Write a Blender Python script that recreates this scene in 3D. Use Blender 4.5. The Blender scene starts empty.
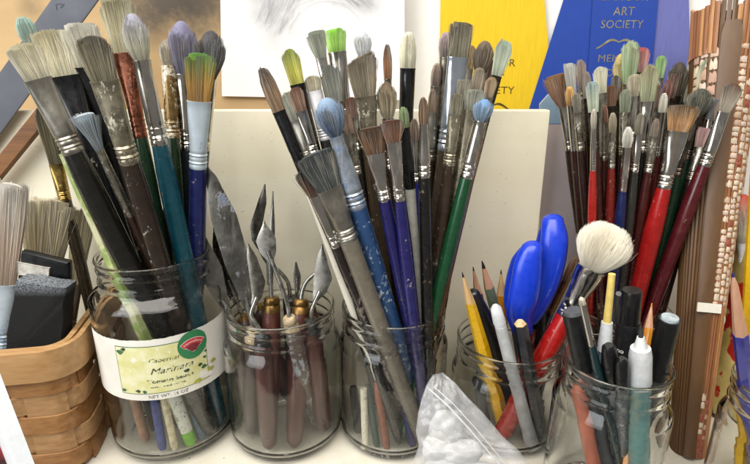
import bpy, math, random
import numpy as np
rnd = random.Random(7)
# ---------------------------------------------------------------- measured layout (centimetres, photo pixels)
F_PX, CU, CV = 520.0, 375.0, 232.0            # focal length and centre of the 750 x 464 photograph
PITCH = math.radians(18.0)
CAMP = (0.0, -33.5, 26.8)
# jar: centre x, y, height, rim radius, body radius, base radius, wall
JARS = {
    1: (-15.3, 0.2, 14.5, 3.75, 4.45, 4.0, 0.20),
    2: (-6.72, 0.0, 10.6, 3.85, 4.18, 3.85, 0.20),
    3: (1.33, 0.0, 10.6, 3.70, 3.92, 3.6, 0.20),
    4: (9.85, 0.4, 7.8, 3.80, 4.05, 3.7, 0.20),
    5: (14.5, -6.3, 10.0, 3.08, 3.42, 3.1, 0.20),
    6: (20.2, 4.6, 8.0, 3.60, 3.9, 3.5, 0.20),
    7: (24.3, -8.0, 9.2, 3.3, 3.55, 3.3, 0.20),
}
# brush rows: jar, kind, tip(u,v), v ferrule top, v ferrule end, rim(u,v), widths px: bristle, ferrule top, ferrule end, handle;
# bristle tip / root colour, ferrule kind, handle colour, handle splatter colour or None, depth at the rim, label
BR = [
 # ---- jar 1, tall labelled jar
 (1,'flat',(19,41),79,153,(130,258),30,25,21,25,'cfc8a4','d6cfb4','dullsilver','14130f',None,-2.4,'cream flat brush with long dull silver ferrule and black handle, nearest the basket'),
 (1,'flat',(48,27),76,150,(131,252),36,29,24,24,'b9ae88','d9d3b4','blackmark','121314',None,-0.6,'broad cream brush with black ferrule bearing a small pale triangle'),
 (1,'flat',(78,19),66,140,(141,252),36,30,22,22,'e2dfd2','dcd6c0','black','121212',None,0.6,'white-haired flat brush with black ferrule behind the grey-brown brush'),
 (1,'filbert',(90,33),80,163,(158,256),34,27,20,22,'4f4a3c','8f8668','smear','2c211a',None,-2.2,'grey-brown flat brush with paint-smeared clear ferrule and dark brown handle'),
 (1,'flat',(113,-8),53,138,(162,254),34,22,14,16,'8c8463','cfc7a0','copper','16301c',None,0.9,'tall cream brush with copper ferrule and dark green handle'),
 (1,'mop',(131,11),60,145,(181,254),26,17,16,20,'9c9bb0','cfcdb4','silver','0f4654',None,-0.8,'cream and lavender mop brush with silver ferrule and teal handle'),
 (1,'splay',(82,111),150,216,(146,257),24,8,9,12,'b4c2cc','8f9aa4','grimysilver','33221a',None,-3.0,'small splayed white brush with thin grimy ferrule and brown handle'),
 (1,'mop',(167,38),66,138,(185,252),17,14,14,15,'8b8270','b5ab95','marbled','182a16',None,0.4,'small beige mop brush with marbled white and gold ferrule'),
 (1,'mop',(181,18),74,150,(189,252),28,18,15,16,'83809f','8f8ca6','silver','20262c',None,2.0,'lavender round mop brush behind the marbled ferrule'),
 (1,'flat',(200,49),101,168,(196,262),27,23,17,18,'5e9a3f','c8932c','paleblue','171f54',None,-1.2,'green and amber flat brush with pale blue ferrule and navy handle'),
 (1,'mop',(212,28),78,150,(194,252),29,18,15,15,'3f3d40','6b6967','silver','241d1a',None,1.5,'charcoal grey mop brush nearest the pencil drawing'),
 (1,'round',(21,16),44,110,(120,250),18,12,11,12,'7fa59b','93b0a4','dullsilver','1c1c1a',None,1.8,'teal-tipped brush peeking out beside the grey ruler'),
 # ---- jar 3, bundle in the middle
 (3,'round',(261,66),111,150,(366,302),14,13,12,12,'3a2c28','a8825a','black','101214',None,0.2,'tan pointed brush with dark tip and black handle, leaning furthest towards the knives'),
 (3,'filbert',(288,47),84,140,(352,297),16,14,12,12,'8b9c3e','ccc83a','black','101010',None,1.0,'lime yellow filbert brush with black handle in the middle jar'),
 (3,'filbert',(294,86),111,156,(358,303),14,11,10,11,'6b4230','8a6248','silver','151515',None,-0.9,'small reddish brown filbert with slim silver ferrule beside the tan pointed brush'),
 (3,'filbert',(285,91),120,160,(362,297),13,11,10,10,'8c8e7c','98978a','dullsilver','333029',None,0.3,'grey-green worn brush half hidden behind the reddish brown filbert'),
 (3,'filbert',(311,75),91,140,(362,297),15,14,12,12,'a59c80','bdb59a','white','2a2a2a',None,1.2,'short beige brush with white ferrule behind the blue mop'),
 (3,'mop',(324,96),136,208,(397,318),28,13,18,19,'8fa8c4','6b88ad','bluesmear','28466f','b9c3cc',-2.3,'pale blue round mop brush with blue paint-splattered handle'),
 (3,'fan',(315,29),58,112,(372,296),19,10,9,10,'7d8673','8c9281','silver','2a2620',None,2.0,'small grey-green fanned brush with thin silver ferrule'),
 (3,'flat',(334,27),52,125,(368,296),20,17,13,13,'8fd23a','a9dd58','silver','1a1a1a',None,2.6,'bright green flat brush with shiny silver ferrule'),
 (3,'filbert',(328,63),102,150,(376,300),17,14,13,13,'6f736c','8a8c80','smear','3a352c','b9b5a4',0.4,'slate grey filbert brush just above the pale blue mop'),
 (3,'angle',(360,48),96,140,(390,300),29,21,16,16,'6b5d4a','8d8064','smear','4a3c2c',None,0.9,'big brown-grey slanted brush with taped clear ferrule'),
 (3,'filbert',(351,96),117,150,(377,300),13,11,10,10,'7d4c3c','9a7464','silver','222222',None,-0.2,'small russet brush with bright ferrule beside the big slanted brush'),
 (3,'mop',(362,30),56,120,(380,297),17,12,11,11,'c6cbd0','d5d8da','silver','202020',None,3.0,'pale ghostly white mop brush in front of the drawing'),
 (3,'round',(387,43),79,120,(393,297),8,7,7,8,'42281a','a06a3c','silver','1d1d1d',None,2.4,'thin orange-brown rigger brush with dark tip'),
 (3,'mop',(386,80),118,170,(396,300),18,11,11,12,'5f4a33','b9a987','silver','262019',None,0.8,'brown and cream oval mop just under the thin rigger brush'),
 (3,'round',(409,30),68,125,(402,298),16,14,13,13,'e4e0c8','e7e2c6','black','111417',None,2.2,'ivory-tipped round brush with matte black ferrule and handle'),
 (3,'flat',(315,149),188,240,(384,320),38,25,18,18,'3c4448','4d5654','dullsilver','6d675a',None,-3.0,'wide slate flat brush with grey handle, low in front'),
 (3,'filbert',(303,168),196,246,(369,320),21,12,11,13,'31302c','6d4734','silver','241d1c','8a7a70',-3.0,'dark reddish brush with chipped black handle beside the white stick'),
 (3,'flat',(370,125),153,200,(408,318),26,18,12,14,'4a3222','7a5534','silver','1d1a52',None,-2.0,'brown sable flat brush with violet blue handle, nearer the pale blue mop'),
 (3,'flat',(391,118),142,200,(418,318),21,14,11,14,'573626','805236','silver','1f1c56',None,-1.6,'brown sable flat brush with violet blue handle, beside the black-and-white handle'),
 (3,'round',(403,106),127,188,(426,318),9,9,10,9,'6f8f4a','8aa06a','black','d8d6cc',None,-1.0,'small green-tipped brush with black ferrule and white handle'),
 (3,'round',(423,96),124,177,(432,318),9,8,11,13,'6b4a30','8e6c4c','silver','141312',None,-1.3,'thin brown brush with black handle next to the white handle'),
 (3,'round',(447,31),57,125,(428,308),14,10,10,11,'9d8794','a8978e','grimysilver','3a2a20',None,1.2,'pinkish round brush in front of the yellow ribbon edge'),
 (3,'flat',(463,19),57,150,(431,308),19,19,16,15,'6b6350','7f775f','tape','3c3226',None,-0.2,'tall brown-grey flat brush with silver-blue taped ferrule'),
 (3,'filbert',(472,44),69,120,(438,306),11,9,9,10,'8a7048','9a8254','dullsilver','2a2018',None,1.8,'small ochre brush just behind the taped ferrule'),
 (3,'mop',(486,39),72,130,(437,308),19,12,12,12,'6c5a45','7b6850','grimysilver','2b2119',None,1.0,'brown mop brush between the taped brush and grey-green leaf-shaped brush'),
 (3,'filbert',(506,39),76,125,(443,306),16,10,9,10,'9db3a0','b9c4ae','dark','2b2a22',None,1.7,'pale grey-green leaf-shaped brush over the ribbon lettering'),
 (3,'filbert',(494,59),88,130,(441,306),13,10,9,10,'4a2716','633420','dark','241812',None,2.5,'dark red-brown brush behind the brown mop'),
 (3,'filbert',(493,76),97,140,(441,308),12,9,9,10,'a58c66','b59c78','grimysilver','5a3c28',None,0.4,'small tan brush below the dark red-brown one'),
 (3,'mop',(486,98),121,178,(440,310),18,12,12,14,'6f97c8','86a2bb','silver','124226',None,-1.6,'sky blue round mop with silver ferrule and green handle'),
 (3,'flat',(476,88),110,215,(434,310),19,16,13,14,'8d8f80','a3a394','smear','5c3e2c','c8c0ae',-0.9,'crusty olive grey brush with white paint flecks beside the green handle'),
 # ---- jar 4: fluffy brush and dark handled brush
 (4,'fluffy',(616,223),268,316,(548,356),52,29,19,21,'f2ecda','efe6cf','silver','98130e',None,-1.6,'large fluffy cream mop brush with shiny ferrule and red handle'),
 (4,'round',(577,256),280,312,(541,338),8,8,8,10,'94633c','8c5a34','bronze','171c3c',None,1.4,'small bronze-ferruled brush with navy handle beside the scissors'),
 # ---- jar 5: thin brush
 (5,'round',(581,297),304,345,(604,388),6,7,7,10,'d8cfc0','c4b8a0','silver','0f2a2e',None,-1.2,'thin brush with silver ferrule and dark teal handle in the front pen jar'),
 # ---- jar 6: crowded bundle behind
 (6,'fan',(559,72),107,150,(592,300),36,10,9,10,'966a42','7c5234','silver','2c1a12',None,1.0,'brown fan brush in front of the blue ribbon'),
 (6,'flat',(569,60),97,140,(593,297),10,9,9,9,'c5c6c2','a8a79c','grimysilver','2b1a14',None,0.2,'narrow whitish worn flat brush next to the fan'),
 (6,'filbert',(580,58),88,140,(599,297),10,9,9,9,'a68d86','94857a','grimysilver','3a1a14',None,1.7,'pinkish grey filbert second along from the fan'),
 (6,'round',(569,86),105,150,(589,300),9,8,8,9,'d9a54a','cf9c48','silver','31180f',None,-0.7,'tiny yellow brush against the fan'),
 (6,'filbert',(600,65),93,145,(607,300),13,11,11,12,'cfcdb6','c9c5a8','grimysilver','4c2a1c',None,-0.5,'white filbert with grimy ferrule and brown handle in the crowded bundle'),
 (6,'flat',(592,79),112,150,(602,300),12,10,9,10,'9fb4b2','c0c9ae','dark','3b1713',None,-1.4,'pale blue-green flat brush left of the white filbert'),
 (6,'flat',(610,84),106,150,(610,300),13,11,10,11,'7a4e30','8a5c3a','dark','4a231a',None,0.6,'brown stubby flat brush right of the white filbert'),
 (6,'mop',(621,52),84,140,(613,300),13,8,9,10,'cdb86a','d8c888','grimysilver','241812',None,1.9,'yellowish mop brush over the ribbon lettering in the bundle'),
 (6,'filbert',(631,39),84,140,(617,300),17,13,11,12,'a9b790','7f9a68','grimysilver','3a2016',None,1.0,'green-stained white filbert, tallest in front of the blue ribbon'),
 (6,'filbert',(643,46),72,130,(622,300),13,10,9,10,'c05a60','c88a88','dark','2a1813',None,2.1,'pinkish red filbert beside the green-stained one'),
 (6,'filbert',(635,73),96,142,(622,300),15,11,10,11,'c8bd9f','b5a988','silver','6b2a1c',None,-0.5,'cream filbert in front of the green-stained brush'),
 (6,'filbert',(651,63),101,152,(628,300),17,13,12,14,'a39a72','9aa078','silver','15140f',None,-1.2,'tan-green filbert with silver ferrule and black handle'),
 (6,'filbert',(662,54),78,130,(634,300),10,8,8,9,'7fae62','93b678','grimysilver','2c1a10',None,2.6,'small leaf green filbert in the crowded bundle'),
 (6,'round',(669,79),99,150,(638,300),8,7,7,9,'6b1f1c','7a2c24','silver','3a1a14',None,0.4,'dark red thin round brush in the crowded bundle'),
 (6,'mop',(681,60),96,150,(641,300),18,12,11,12,'3b3327','4e3f2c','dark','241a12',None,1.8,'blackish brown mop in front of the ribbon edge'),
 (6,'round',(700,40),92,140,(652,300),13,9,9,10,'d6d4bc','cfcdb0','grimysilver','3a2418',None,2.2,'tall cream pointed brush before the bamboo mat'),
 (6,'filbert',(707,58),92,140,(655,300),12,9,9,10,'a6b08c','b9b694','dullsilver','3a2418',None,0.8,'grey-green filbert leaning against the tall cream pointed brush'),
 (6,'mop',(703,87),116,160,(657,300),24,14,12,13,'3f4438','56584a','dark','12331f',None,-0.2,'dark olive mop brush with dark green handle'),
 (6,'flat',(715,70),92,140,(660,300),14,13,11,11,'3a2c28','4a3a34','white','2c1a14',None,1.2,'stubby dark brush with white ferrule near the bamboo mat'),
 (6,'flat',(685,103),131,188,(633,296),27,20,14,18,'5e4526','b57f38','silver','921513',None,-2.6,'amber flat brush with bright silver ferrule and bright red handle'),
 (6,'filbert',(735,82),112,166,(655,292),19,11,12,15,'6b4c38','a79c86','silver','4a1218',None,-2.0,'brown and grey filbert with maroon handle, leaning most towards the bamboo mat'),
 (6,'round',(594,108),128,170,(590,300),6,5,6,9,'cfc8b8','c0b8a4','silver','a8241c',None,-2.4,'thin brush with slim silver ferrule and small red handle'),
 (6,'round',(629,126),147,191,(611,300),10,8,8,11,'e2e0d6','d6d2c2','silver','16204a',None,-2.5,'small white-tipped brush with navy handle in the crowded bundle'),
 (6,'flat',(705,126),147,180,(660,292),12,10,9,10,'b98a8a','c29c94','grimysilver','2a1512',None,-1.1,'dusty pink stubby flat brush low against the maroon-handled brush'),
 # ---- more of the crowded bundle
 (6,'filbert',(576,92),112,150,(596,298),9,8,8,9,'8f8a7a','7d7666','grimysilver','2a1a14',None,-1.9,'grey worn filbert directly right of the tiny yellow brush'),
 (6,'filbert',(586,70),98,145,(600,298),9,8,8,9,'94847c','8a7f70','dark','301c14',None,0.9,'taupe filbert between the pinkish and pale blue-green brushes'),
 (6,'round',(604,104),122,160,(603,300),8,8,8,10,'7a4a30','8a5a3c','grimysilver','4a1d16',None,-2.2,'low russet round brush under the white filbert'),
 (6,'filbert',(616,74),100,150,(609,298),10,9,9,10,'4a4238','5a5044','dark','241812',None,1.4,'dark umber filbert between the white filbert and yellowish mop'),
 (6,'filbert',(626,88),112,155,(616,300),11,10,9,10,'8d947a','7c8468','grimysilver','33201a',None,-1.0,'sage filbert squeezed between the yellowish mop and cream filbert'),
 (6,'flat',(642,84),110,152,(625,300),11,10,10,11,'96907c','88806a','silver','501c16',None,0.5,'grey-tan flat brush between the cream and tan-green filberts'),
 (6,'filbert',(658,84),108,150,(632,300),10,9,9,10,'7d5c48','8a6c54','grimysilver','3a1c14',None,0.0,'brown filbert tucked right of the tan-green filbert'),
 (6,'round',(665,92),112,156,(634,298),8,8,8,10,'d2cfc2','b9b4a0','silver','5a1a16',None,-1.4,'small whitish round brush left of the amber flat brush'),
 (6,'filbert',(674,72),98,148,(640,298),11,9,9,10,'5a3428','6b4234','dark','2c1812',None,1.2,'chestnut filbert between the dark red brush and blackish mop'),
 (6,'filbert',(688,66),94,146,(647,298),12,10,10,10,'66806c','7a8e74','grimysilver','24221a',None,2.7,'teal green filbert behind the blackish mop'),
 (6,'filbert',(693,76),102,150,(648,298),10,9,9,10,'8a8470','7a745e','dullsilver','3a2218',None,1.4,'drab filbert at the foot of the tall cream pointed brush'),
 (6,'flat',(718,98),120,165,(661,296),14,11,10,12,'5a6068','6a6e70','silver','2a1a16',None,-0.6,'slate flat brush just inside the maroon-handled brush'),
 (6,'round',(613,112),132,168,(607,300),8,7,7,10,'a89c80','9a8c6c','grimysilver','6a1f18',None,-1.7,'small buff round brush with dark red handle low in the bundle'),
 (6,'filbert',(641,112),134,172,(624,300),9,8,8,11,'857c68','756c58','silver','2b2a26',None,-1.9,'dun filbert low beside the small white-tipped brush'),
 (6,'round',(657,118),136,172,(630,298),8,8,8,11,'6b5848','7c6a56','grimysilver','38120f',None,-2.1,'brown round brush low beside the amber flat brush'),
 (6,'filbert',(598,98),118,156,(599,300),9,8,8,10,'6d7468','7d826e','silver','241a16',None,-1.7,'olive grey filbert low below the pale blue-green flat brush'),
 (6,'filbert',(690,118),140,176,(652,296),11,10,10,12,'4c4438','5c5244','dark','16301f',None,-1.5,'dark umber filbert right of the amber flat brush'),
 # ---- more of the middle jar
 (3,'filbert',(455,52),78,135,(432,304),11,10,10,11,'7c6c58','8d7c66','grimysilver','35281e',None,0.6,'dull brown filbert between the pinkish brush and the taped ferrule'),
 (3,'flat',(466,78),100,150,(434,304),13,12,11,12,'8a8574','79745f','dullsilver','3b2b20',None,-0.6,'drab flat brush in front of the taped ferrule'),
 (3,'round',(437,62),86,140,(426,300),10,9,9,10,'a08a78','8a7666','silver','2c1f18',None,0.4,'faded pink-brown round brush below the pinkish round brush'),
 (3,'filbert',(345,110),134,175,(378,302),11,10,10,11,'7a5a44','8a6c56','grimysilver','2a2420',None,-1.0,'dusty brown filbert between the pale blue mop and russet brush'),
 (3,'round',(414,118),140,182,(423,306),9,8,8,10,'5c4636','7a624c','silver','1c2060',None,0.5,'dark umber round brush behind the green-tipped brush'),
 (3,'filbert',(480,66),92,140,(437,302),12,11,11,12,'8a7c66','9a8c74','grimysilver','30241a',None,-0.4,'worn khaki filbert below the brown mop'),
 (3,'flat',(458,92),114,165,(433,304),12,12,11,13,'75705e','8a846e','smear','3a2c22','b0a898',-1.3,'grimy flat brush low beside the sky blue mop'),
 (3,'round',(433,88),112,160,(428,304),9,9,9,11,'6a5444','80684e','dullsilver','2a1c16',None,-0.2,'umber round brush low between the black and brown handles'),
 (3,'filbert',(338,126),150,188,(377,304),13,12,11,13,'6a6a60','7c7a6c','smear','2b2622','a8a090',-1.7,'ashen filbert low between the pale blue mop and sable brush'),
]
# stick rows: jar, name, tip(u,v), rim(u,v), parts [(part, material, [(v,width)...])], depth at the rim, sides, label, category
# the last part runs on down to the floor of the jar
ST = [
 (1,'chopstick',(64,153),(125,288),[('stick','greenstick',[(153,10),(300,15),(470,15)])],-3.2,8,'pale green and cream bamboo stick down the front of the labelled jar','stick'),
 (1,'dowel',(120,165),(150,256),[('stick','darkstick',[(165,12),(260,17),(470,16)])],0.8,14,'dark brown stick deep among the handles of the labelled jar, nearer the basket','stick'),
 (1,'dowel',(170,150),(176,254),[('stick','maroonstick',[(150,12),(260,17),(470,16)])],1.6,14,'maroon stick deep among the handles of the labelled jar, behind the teal handle','stick'),
 (1,'dowel',(186,140),(190,254),[('stick','blackstick',[(140,12),(260,17),(470,16)])],2.6,14,'black stick at the back of the labelled jar','stick'),
 (3,'dowel',(372,200),(396,306),[('stick','darkstick',[(200,10),(300,15),(470,14)])],1.6,14,'dark brown stick deep in the middle jar behind the violet blue handles','stick'),
 (3,'dowel',(398,190),(408,304),[('stick','navystick',[(190,10),(300,15),(470,14)])],2.2,14,'navy stick at the back of the middle jar','stick'),
 (3,'dowel',(352,215),(380,308),[('stick','russetstick',[(215,10),(300,14),(470,13)])],-0.2,14,'russet stick deep in the middle jar beside the grey handle','stick'),
 (6,'dowel',(578,150),(594,298),[('stick','darkstick',[(150,6),(156,8),(300,11),(470,10)])],0.6,12,'dark brown thin stick low behind the fan brush ferrule','stick'),
 (6,'dowel',(600,140),(604,298),[('stick','maroonstick',[(140,6),(146,8),(300,11),(470,10)])],2.2,12,'maroon thin stick behind the pale blue-green flat brush','stick'),
 (6,'dowel',(622,150),(614,298),[('stick','blackstick',[(150,6),(156,8),(300,11),(470,10)])],2.4,12,'black thin stick behind the small white-tipped brush','stick'),
 (6,'dowel',(640,150),(624,298),[('stick','maroonstick',[(150,6),(156,8),(300,11),(470,10)])],2.6,12,'maroon thin stick behind the dun filbert','stick'),
 (6,'dowel',(664,150),(636,298),[('stick','darkstick',[(150,6),(156,8),(300,11),(470,10)])],2.2,12,'dark brown thin stick behind the amber flat brush ferrule','stick'),
 (6,'dowel',(684,165),(648,298),[('stick','russetstick',[(165,6),(171,8),(300,11),(470,10)])],1.0,12,'russet thin stick between the amber and maroon-handled brushes','stick'),
 (4,'dowel',(540,300),(536,350),[('stick','blackstick',[(300,14),(470,18)])],2.2,14,'black stick behind the scissors in the pencil jar','stick'),
 (4,'dowel',(515,318),(520,352),[('stick','greyplastic',[(318,12),(470,17)])],1.0,14,'grey stick in the pencil jar half hidden by the dark hexagonal pencil','stick'),
 (7,'pencil',(757,150),(747,340),[('sharpened_wood','rawwood',[(150,3),(175,10)]),('barrel','yellowpaint',[(175,10),(480,12)])],0.6,6,'yellow pencil just inside the picture edge above the blue pencil','pencil'),
 (3,'dowel',(304,178),(360,318),[('stick','whitestick',[(178,6),(183,8),(300,11),(470,11)])],-2.5,14,'plain white stick slanting across the front of the middle jar','stick'),
 (4,'pencil',(462,272),(483,352),[('lead','lead',[(272,.6),(277,2.4)]),('sharpened_wood','rawwood',[(277,2.4),(302,10)]),('barrel','yellowpaint',[(302,10),(345,14),(470,15)])],-2.6,6,'yellow pencil furthest from the scissors in the pencil jar','pencil'),
 (4,'pencil',(482,261),(503,345),[('lead','lead',[(261,1),(268,4)]),('sharpened_wood','pinkwood',[(268,4),(287,10)]),('barrel','greygreen',[(287,10),(470,12)])],0.4,6,'grey-green pencil with dark blunt lead','pencil'),
 (4,'pencil',(501,270),(503,345),[('lead','lead',[(270,.8),(274,2)]),('sharpened_wood','rawwood',[(274,2),(295,10)]),('barrel','orangepaint',[(295,10),(470,12)])],2.2,6,'orange-yellow pencil beside the scissors','pencil'),
 (4,'pencil',(473,267),(488,345),[('lead','lead',[(267,.8),(271,2)]),('sharpened_wood','pinkwood',[(271,2),(294,9)]),('barrel','redpaint',[(294,9),(470,10)])],1.6,6,'red pencil with pale pinkish wood behind the black pen','pencil'),
 (4,'pen',(472,291),(505,366),[('cap','blackplastic',[(291,8),(293,13),(312,19),(335,25),(338,27)]),('barrel','blackplastic2',[(338,25),(470,24)])],-1.6,16,'black pen with tapered cap in the pencil jar','pen'),
 (4,'marker',(495,305),(519,366),[('cap','frost',[(305,5),(308,11),(322,13),(326,11)]),('barrel','frost2',[(326,12),(470,14)])],-3.2,16,'frosted white marker in front of the black pen','marker'),
 (4,'pencil',(520,322),(528,366),[('cut_end','beige',[(321,7),(324,12.5)]),('barrel','navyblack',[(324,14),(470,15)])],-2.9,6,'dark hexagonal pencil standing cut end up beneath the scissors','pencil'),
 (5,'marker',(573,311),(590,378),[('cap_end','greyplastic',[(310,18),(313,20)]),('cap','blackplastic',[(313,22),(368,22)]),('barrel','greyplastic',[(368,19),(480,18)])],-0.6,18,'thick black capped marker nearest the pencil jar','marker'),
 (5,'swab_stick',(612,274),(602,372),[('stick','creamstick',[(274,7),(322,8)]),('collar','frost',[(322,11),(350,14)]),('barrel','bluegrey',[(350,11),(480,11)])],0.3,14,'cream stick with frosted collar in the front pen jar','stick'),
 (5,'brush_pen',(609,345),(617,392),[('cap','blackplastic',[(345,8),(348,14),(362,17),(384,15),(387,10)]),('barrel','clearplastic',[(387,11),(480,12)])],-2.4,16,'small black bulb-capped pen at the front of the pen jar','pen'),
 (5,'marker',(632,290),(624,378),[('cap','blackplastic',[(290,18),(293,20),(322,21)]),('grip','blackplastic2',[(322,24),(352,24)]),('barrel','greylabel',[(352,20),(480,19)])],1.0,18,'black marker with tiny white lettering in the front pen jar','marker'),
 (5,'water_brush',(641,325),(638,392),[('bristles','darkhair',[(327,1),(331,4),(337,5)]),('nozzle','whiteplastic',[(337,7),(344,11),(348,13)]),('collar','frost',[(348,19),(356,22),(381,22),(385,19)]),('barrel','tealclear',[(385,19),(480,20)])],-2.0,18,'water brush with frosted white collar and pale teal barrel','brush pen'),
 (5,'marker',(670,318),(653,378),[('cap_end','paleplastic',[(317,16),(319,17)]),('cap','blackplastic',[(319,21),(376,21)]),('barrel','greyplastic',[(376,18),(480,18)])],-0.4,18,'thick black marker with pale disc end, nearest the bamboo mat','marker'),
 (5,'pencil',(652,303),(642,378),[('lead','orangepaint',[(303,.8),(308,2)]),('sharpened_wood','pinkwood',[(308,2),(328,9)]),('barrel','orangepaint',[(328,9),(480,10)])],1.6,6,'orange colour pencil behind the water brush','pencil'),
 (5,'pen',(589,352),(602,388),[('cap','greyplastic',[(352,6),(355,11),(372,12)]),('barrel','clearplastic',[(372,12),(480,12)])],0.9,14,'slim clear pen with grey cap behind the thin teal-handled brush','pen'),
 (5,'pen',(622,358),(629,388),[('cap','blackplastic',[(358,6),(361,12),(384,13)]),('barrel','letteredclear',[(384,12),(480,13)])],-2.6,14,'clear pen with black cap in front of the lettered marker','pen'),
 (5,'crayon',(577,384),(581,402),[('crayon_tip','terracotta',[(384,6),(390,12)]),('barrel','terracotta',[(390,14),(480,14)])],-1.9,14,'terracotta crayon low inside the front pen jar','crayon'),
 (7,'pencil',(733,273),(741,375),[('lead','bluepaint',[(273,.8),(277,2.5)]),('sharpened_wood','pinkwood',[(277,2.5),(286,7),(334,13)]),('barrel','bluepaint',[(334,14),(480,15)])],-1.0,6,'blue pencil with long sharpened wood in the jar cut by the picture edge','pencil'),
]
# ---------------------------------------------------------------- camera, world, lamps, exposure
SC = bpy.context.scene; COL = SC.collection
S = 0.01                                   # centimetres -> metres
cam = bpy.data.cameras.new('camera'); camo = bpy.data.objects.new('camera', cam); COL.objects.link(camo)
cam.sensor_width = 36.0; cam.lens = 36.0*F_PX/750.0; cam.clip_start = 0.01; cam.clip_end = 50.0
camo.location = tuple(c*S for c in CAMP); camo.rotation_euler = (math.radians(90)-PITCH, 0, 0)
SC.camera = camo
world = bpy.data.worlds.new('World'); SC.world = world; world.use_nodes = True
bg = world.node_tree.nodes['Background']; bg.inputs[0].default_value = (1.0, 0.96, 0.90, 1); bg.inputs[1].default_value = 0.18
def area(name, loc, target, size, size_y, watts, colour):
    l = bpy.data.lights.new(name, 'AREA'); l.shape = 'RECTANGLE'; l.size = size*S; l.size_y = size_y*S; l.energy = watts; l.color = colour
    o = bpy.data.objects.new(name, l); COL.objects.link(o); o.location = tuple(c*S for c in loc)
    from mathutils import Vector
    o.rotation_euler = Vector(tuple(t-c for t, c in zip(target, loc))).to_track_quat('-Z', 'Y').to_euler()
    return o
area('ceiling_lamp', (-20, -48, 115), (-2, 4, 8), 160, 80, 29.0, (1.0, 0.955, 0.88))
area('window_light', (-95, -95, 62), (0, 0, 10), 80, 110, 15.0, (0.93, 0.97, 1.0))
SC.view_settings.view_transform = 'Standard'; SC.view_settings.look = 'None'; SC.view_settings.exposure = 0.02; SC.view_settings.gamma = 1.0
SC.view_settings.use_curve_mapping = False
SC.cycles.max_bounces = 14; SC.cycles.transmission_bounces = 12; SC.cycles.transparent_max_bounces = 16; SC.cycles.diffuse_bounces = 4; SC.cycles.glossy_bounces = 5
SC.cycles.use_denoising = True; SC.cycles.caustics_refractive = True; SC.cycles.caustics_reflective = False; SC.cycles.sample_clamp_indirect = 20.0
def vsub(a,b): return (a[0]-b[0],a[1]-b[1],a[2]-b[2])
def vadd(a,b): return (a[0]+b[0],a[1]+b[1],a[2]+b[2])
def vmul(a,k): return (a[0]*k,a[1]*k,a[2]*k)
def vdot(a,b): return a[0]*b[0]+a[1]*b[1]+a[2]*b[2]
def vcross(a,b): return (a[1]*b[2]-a[2]*b[1],a[2]*b[0]-a[0]*b[2],a[0]*b[1]-a[1]*b[0])
def vlen(a): return math.sqrt(vdot(a,a))
def vnorm(a):
    l=vlen(a) or 1.0
    return (a[0]/l,a[1]/l,a[2]/l)
def vlerp(a,b,t): return (a[0]+(b[0]-a[0])*t,a[1]+(b[1]-a[1])*t,a[2]+(b[2]-a[2])*t)
FW=(0.0,math.cos(PITCH),-math.sin(PITCH)); UPV=(0.0,math.sin(PITCH),math.cos(PITCH))
def ray(u,v):
    a=(u-CU)/F_PX; b=-(v-CV)/F_PX
    return (a,FW[1]+UPV[1]*b,FW[2]+UPV[2]*b)
def at(u,v,y):                    # measured pixel -> point on the upright plane at depth y
    d=ray(u,v); k=(y-CAMP[1])/d[1]
    return vadd(CAMP,vmul(d,k))
def at_z(u,v,z):                  # measured pixel -> point on a level plane
    d=ray(u,v); k=(z-CAMP[2])/d[2]
    return vadd(CAMP,vmul(d,k))
def depth(p): return vdot(vsub(p,CAMP),FW)
def proj(p):
    q=vsub(p,CAMP); z=vdot(q,FW)
    return (CU+F_PX*q[0]/z, CV-F_PX*vdot(q,UPV)/z)
def on_line(A,B,v):               # point of the line A..B that measures v
    # linear fractional: solve exactly
    qa=vsub(A,CAMP); d=vsub(B,A)
    za,zd=vdot(qa,FW),vdot(d,FW); ya,yd=vdot(qa,UPV),vdot(d,UPV)
    k=(CV-v)/F_PX
    t=(k*za-ya)/(yd-k*zd)
    return vadd(A,vmul(d,t))
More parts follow.
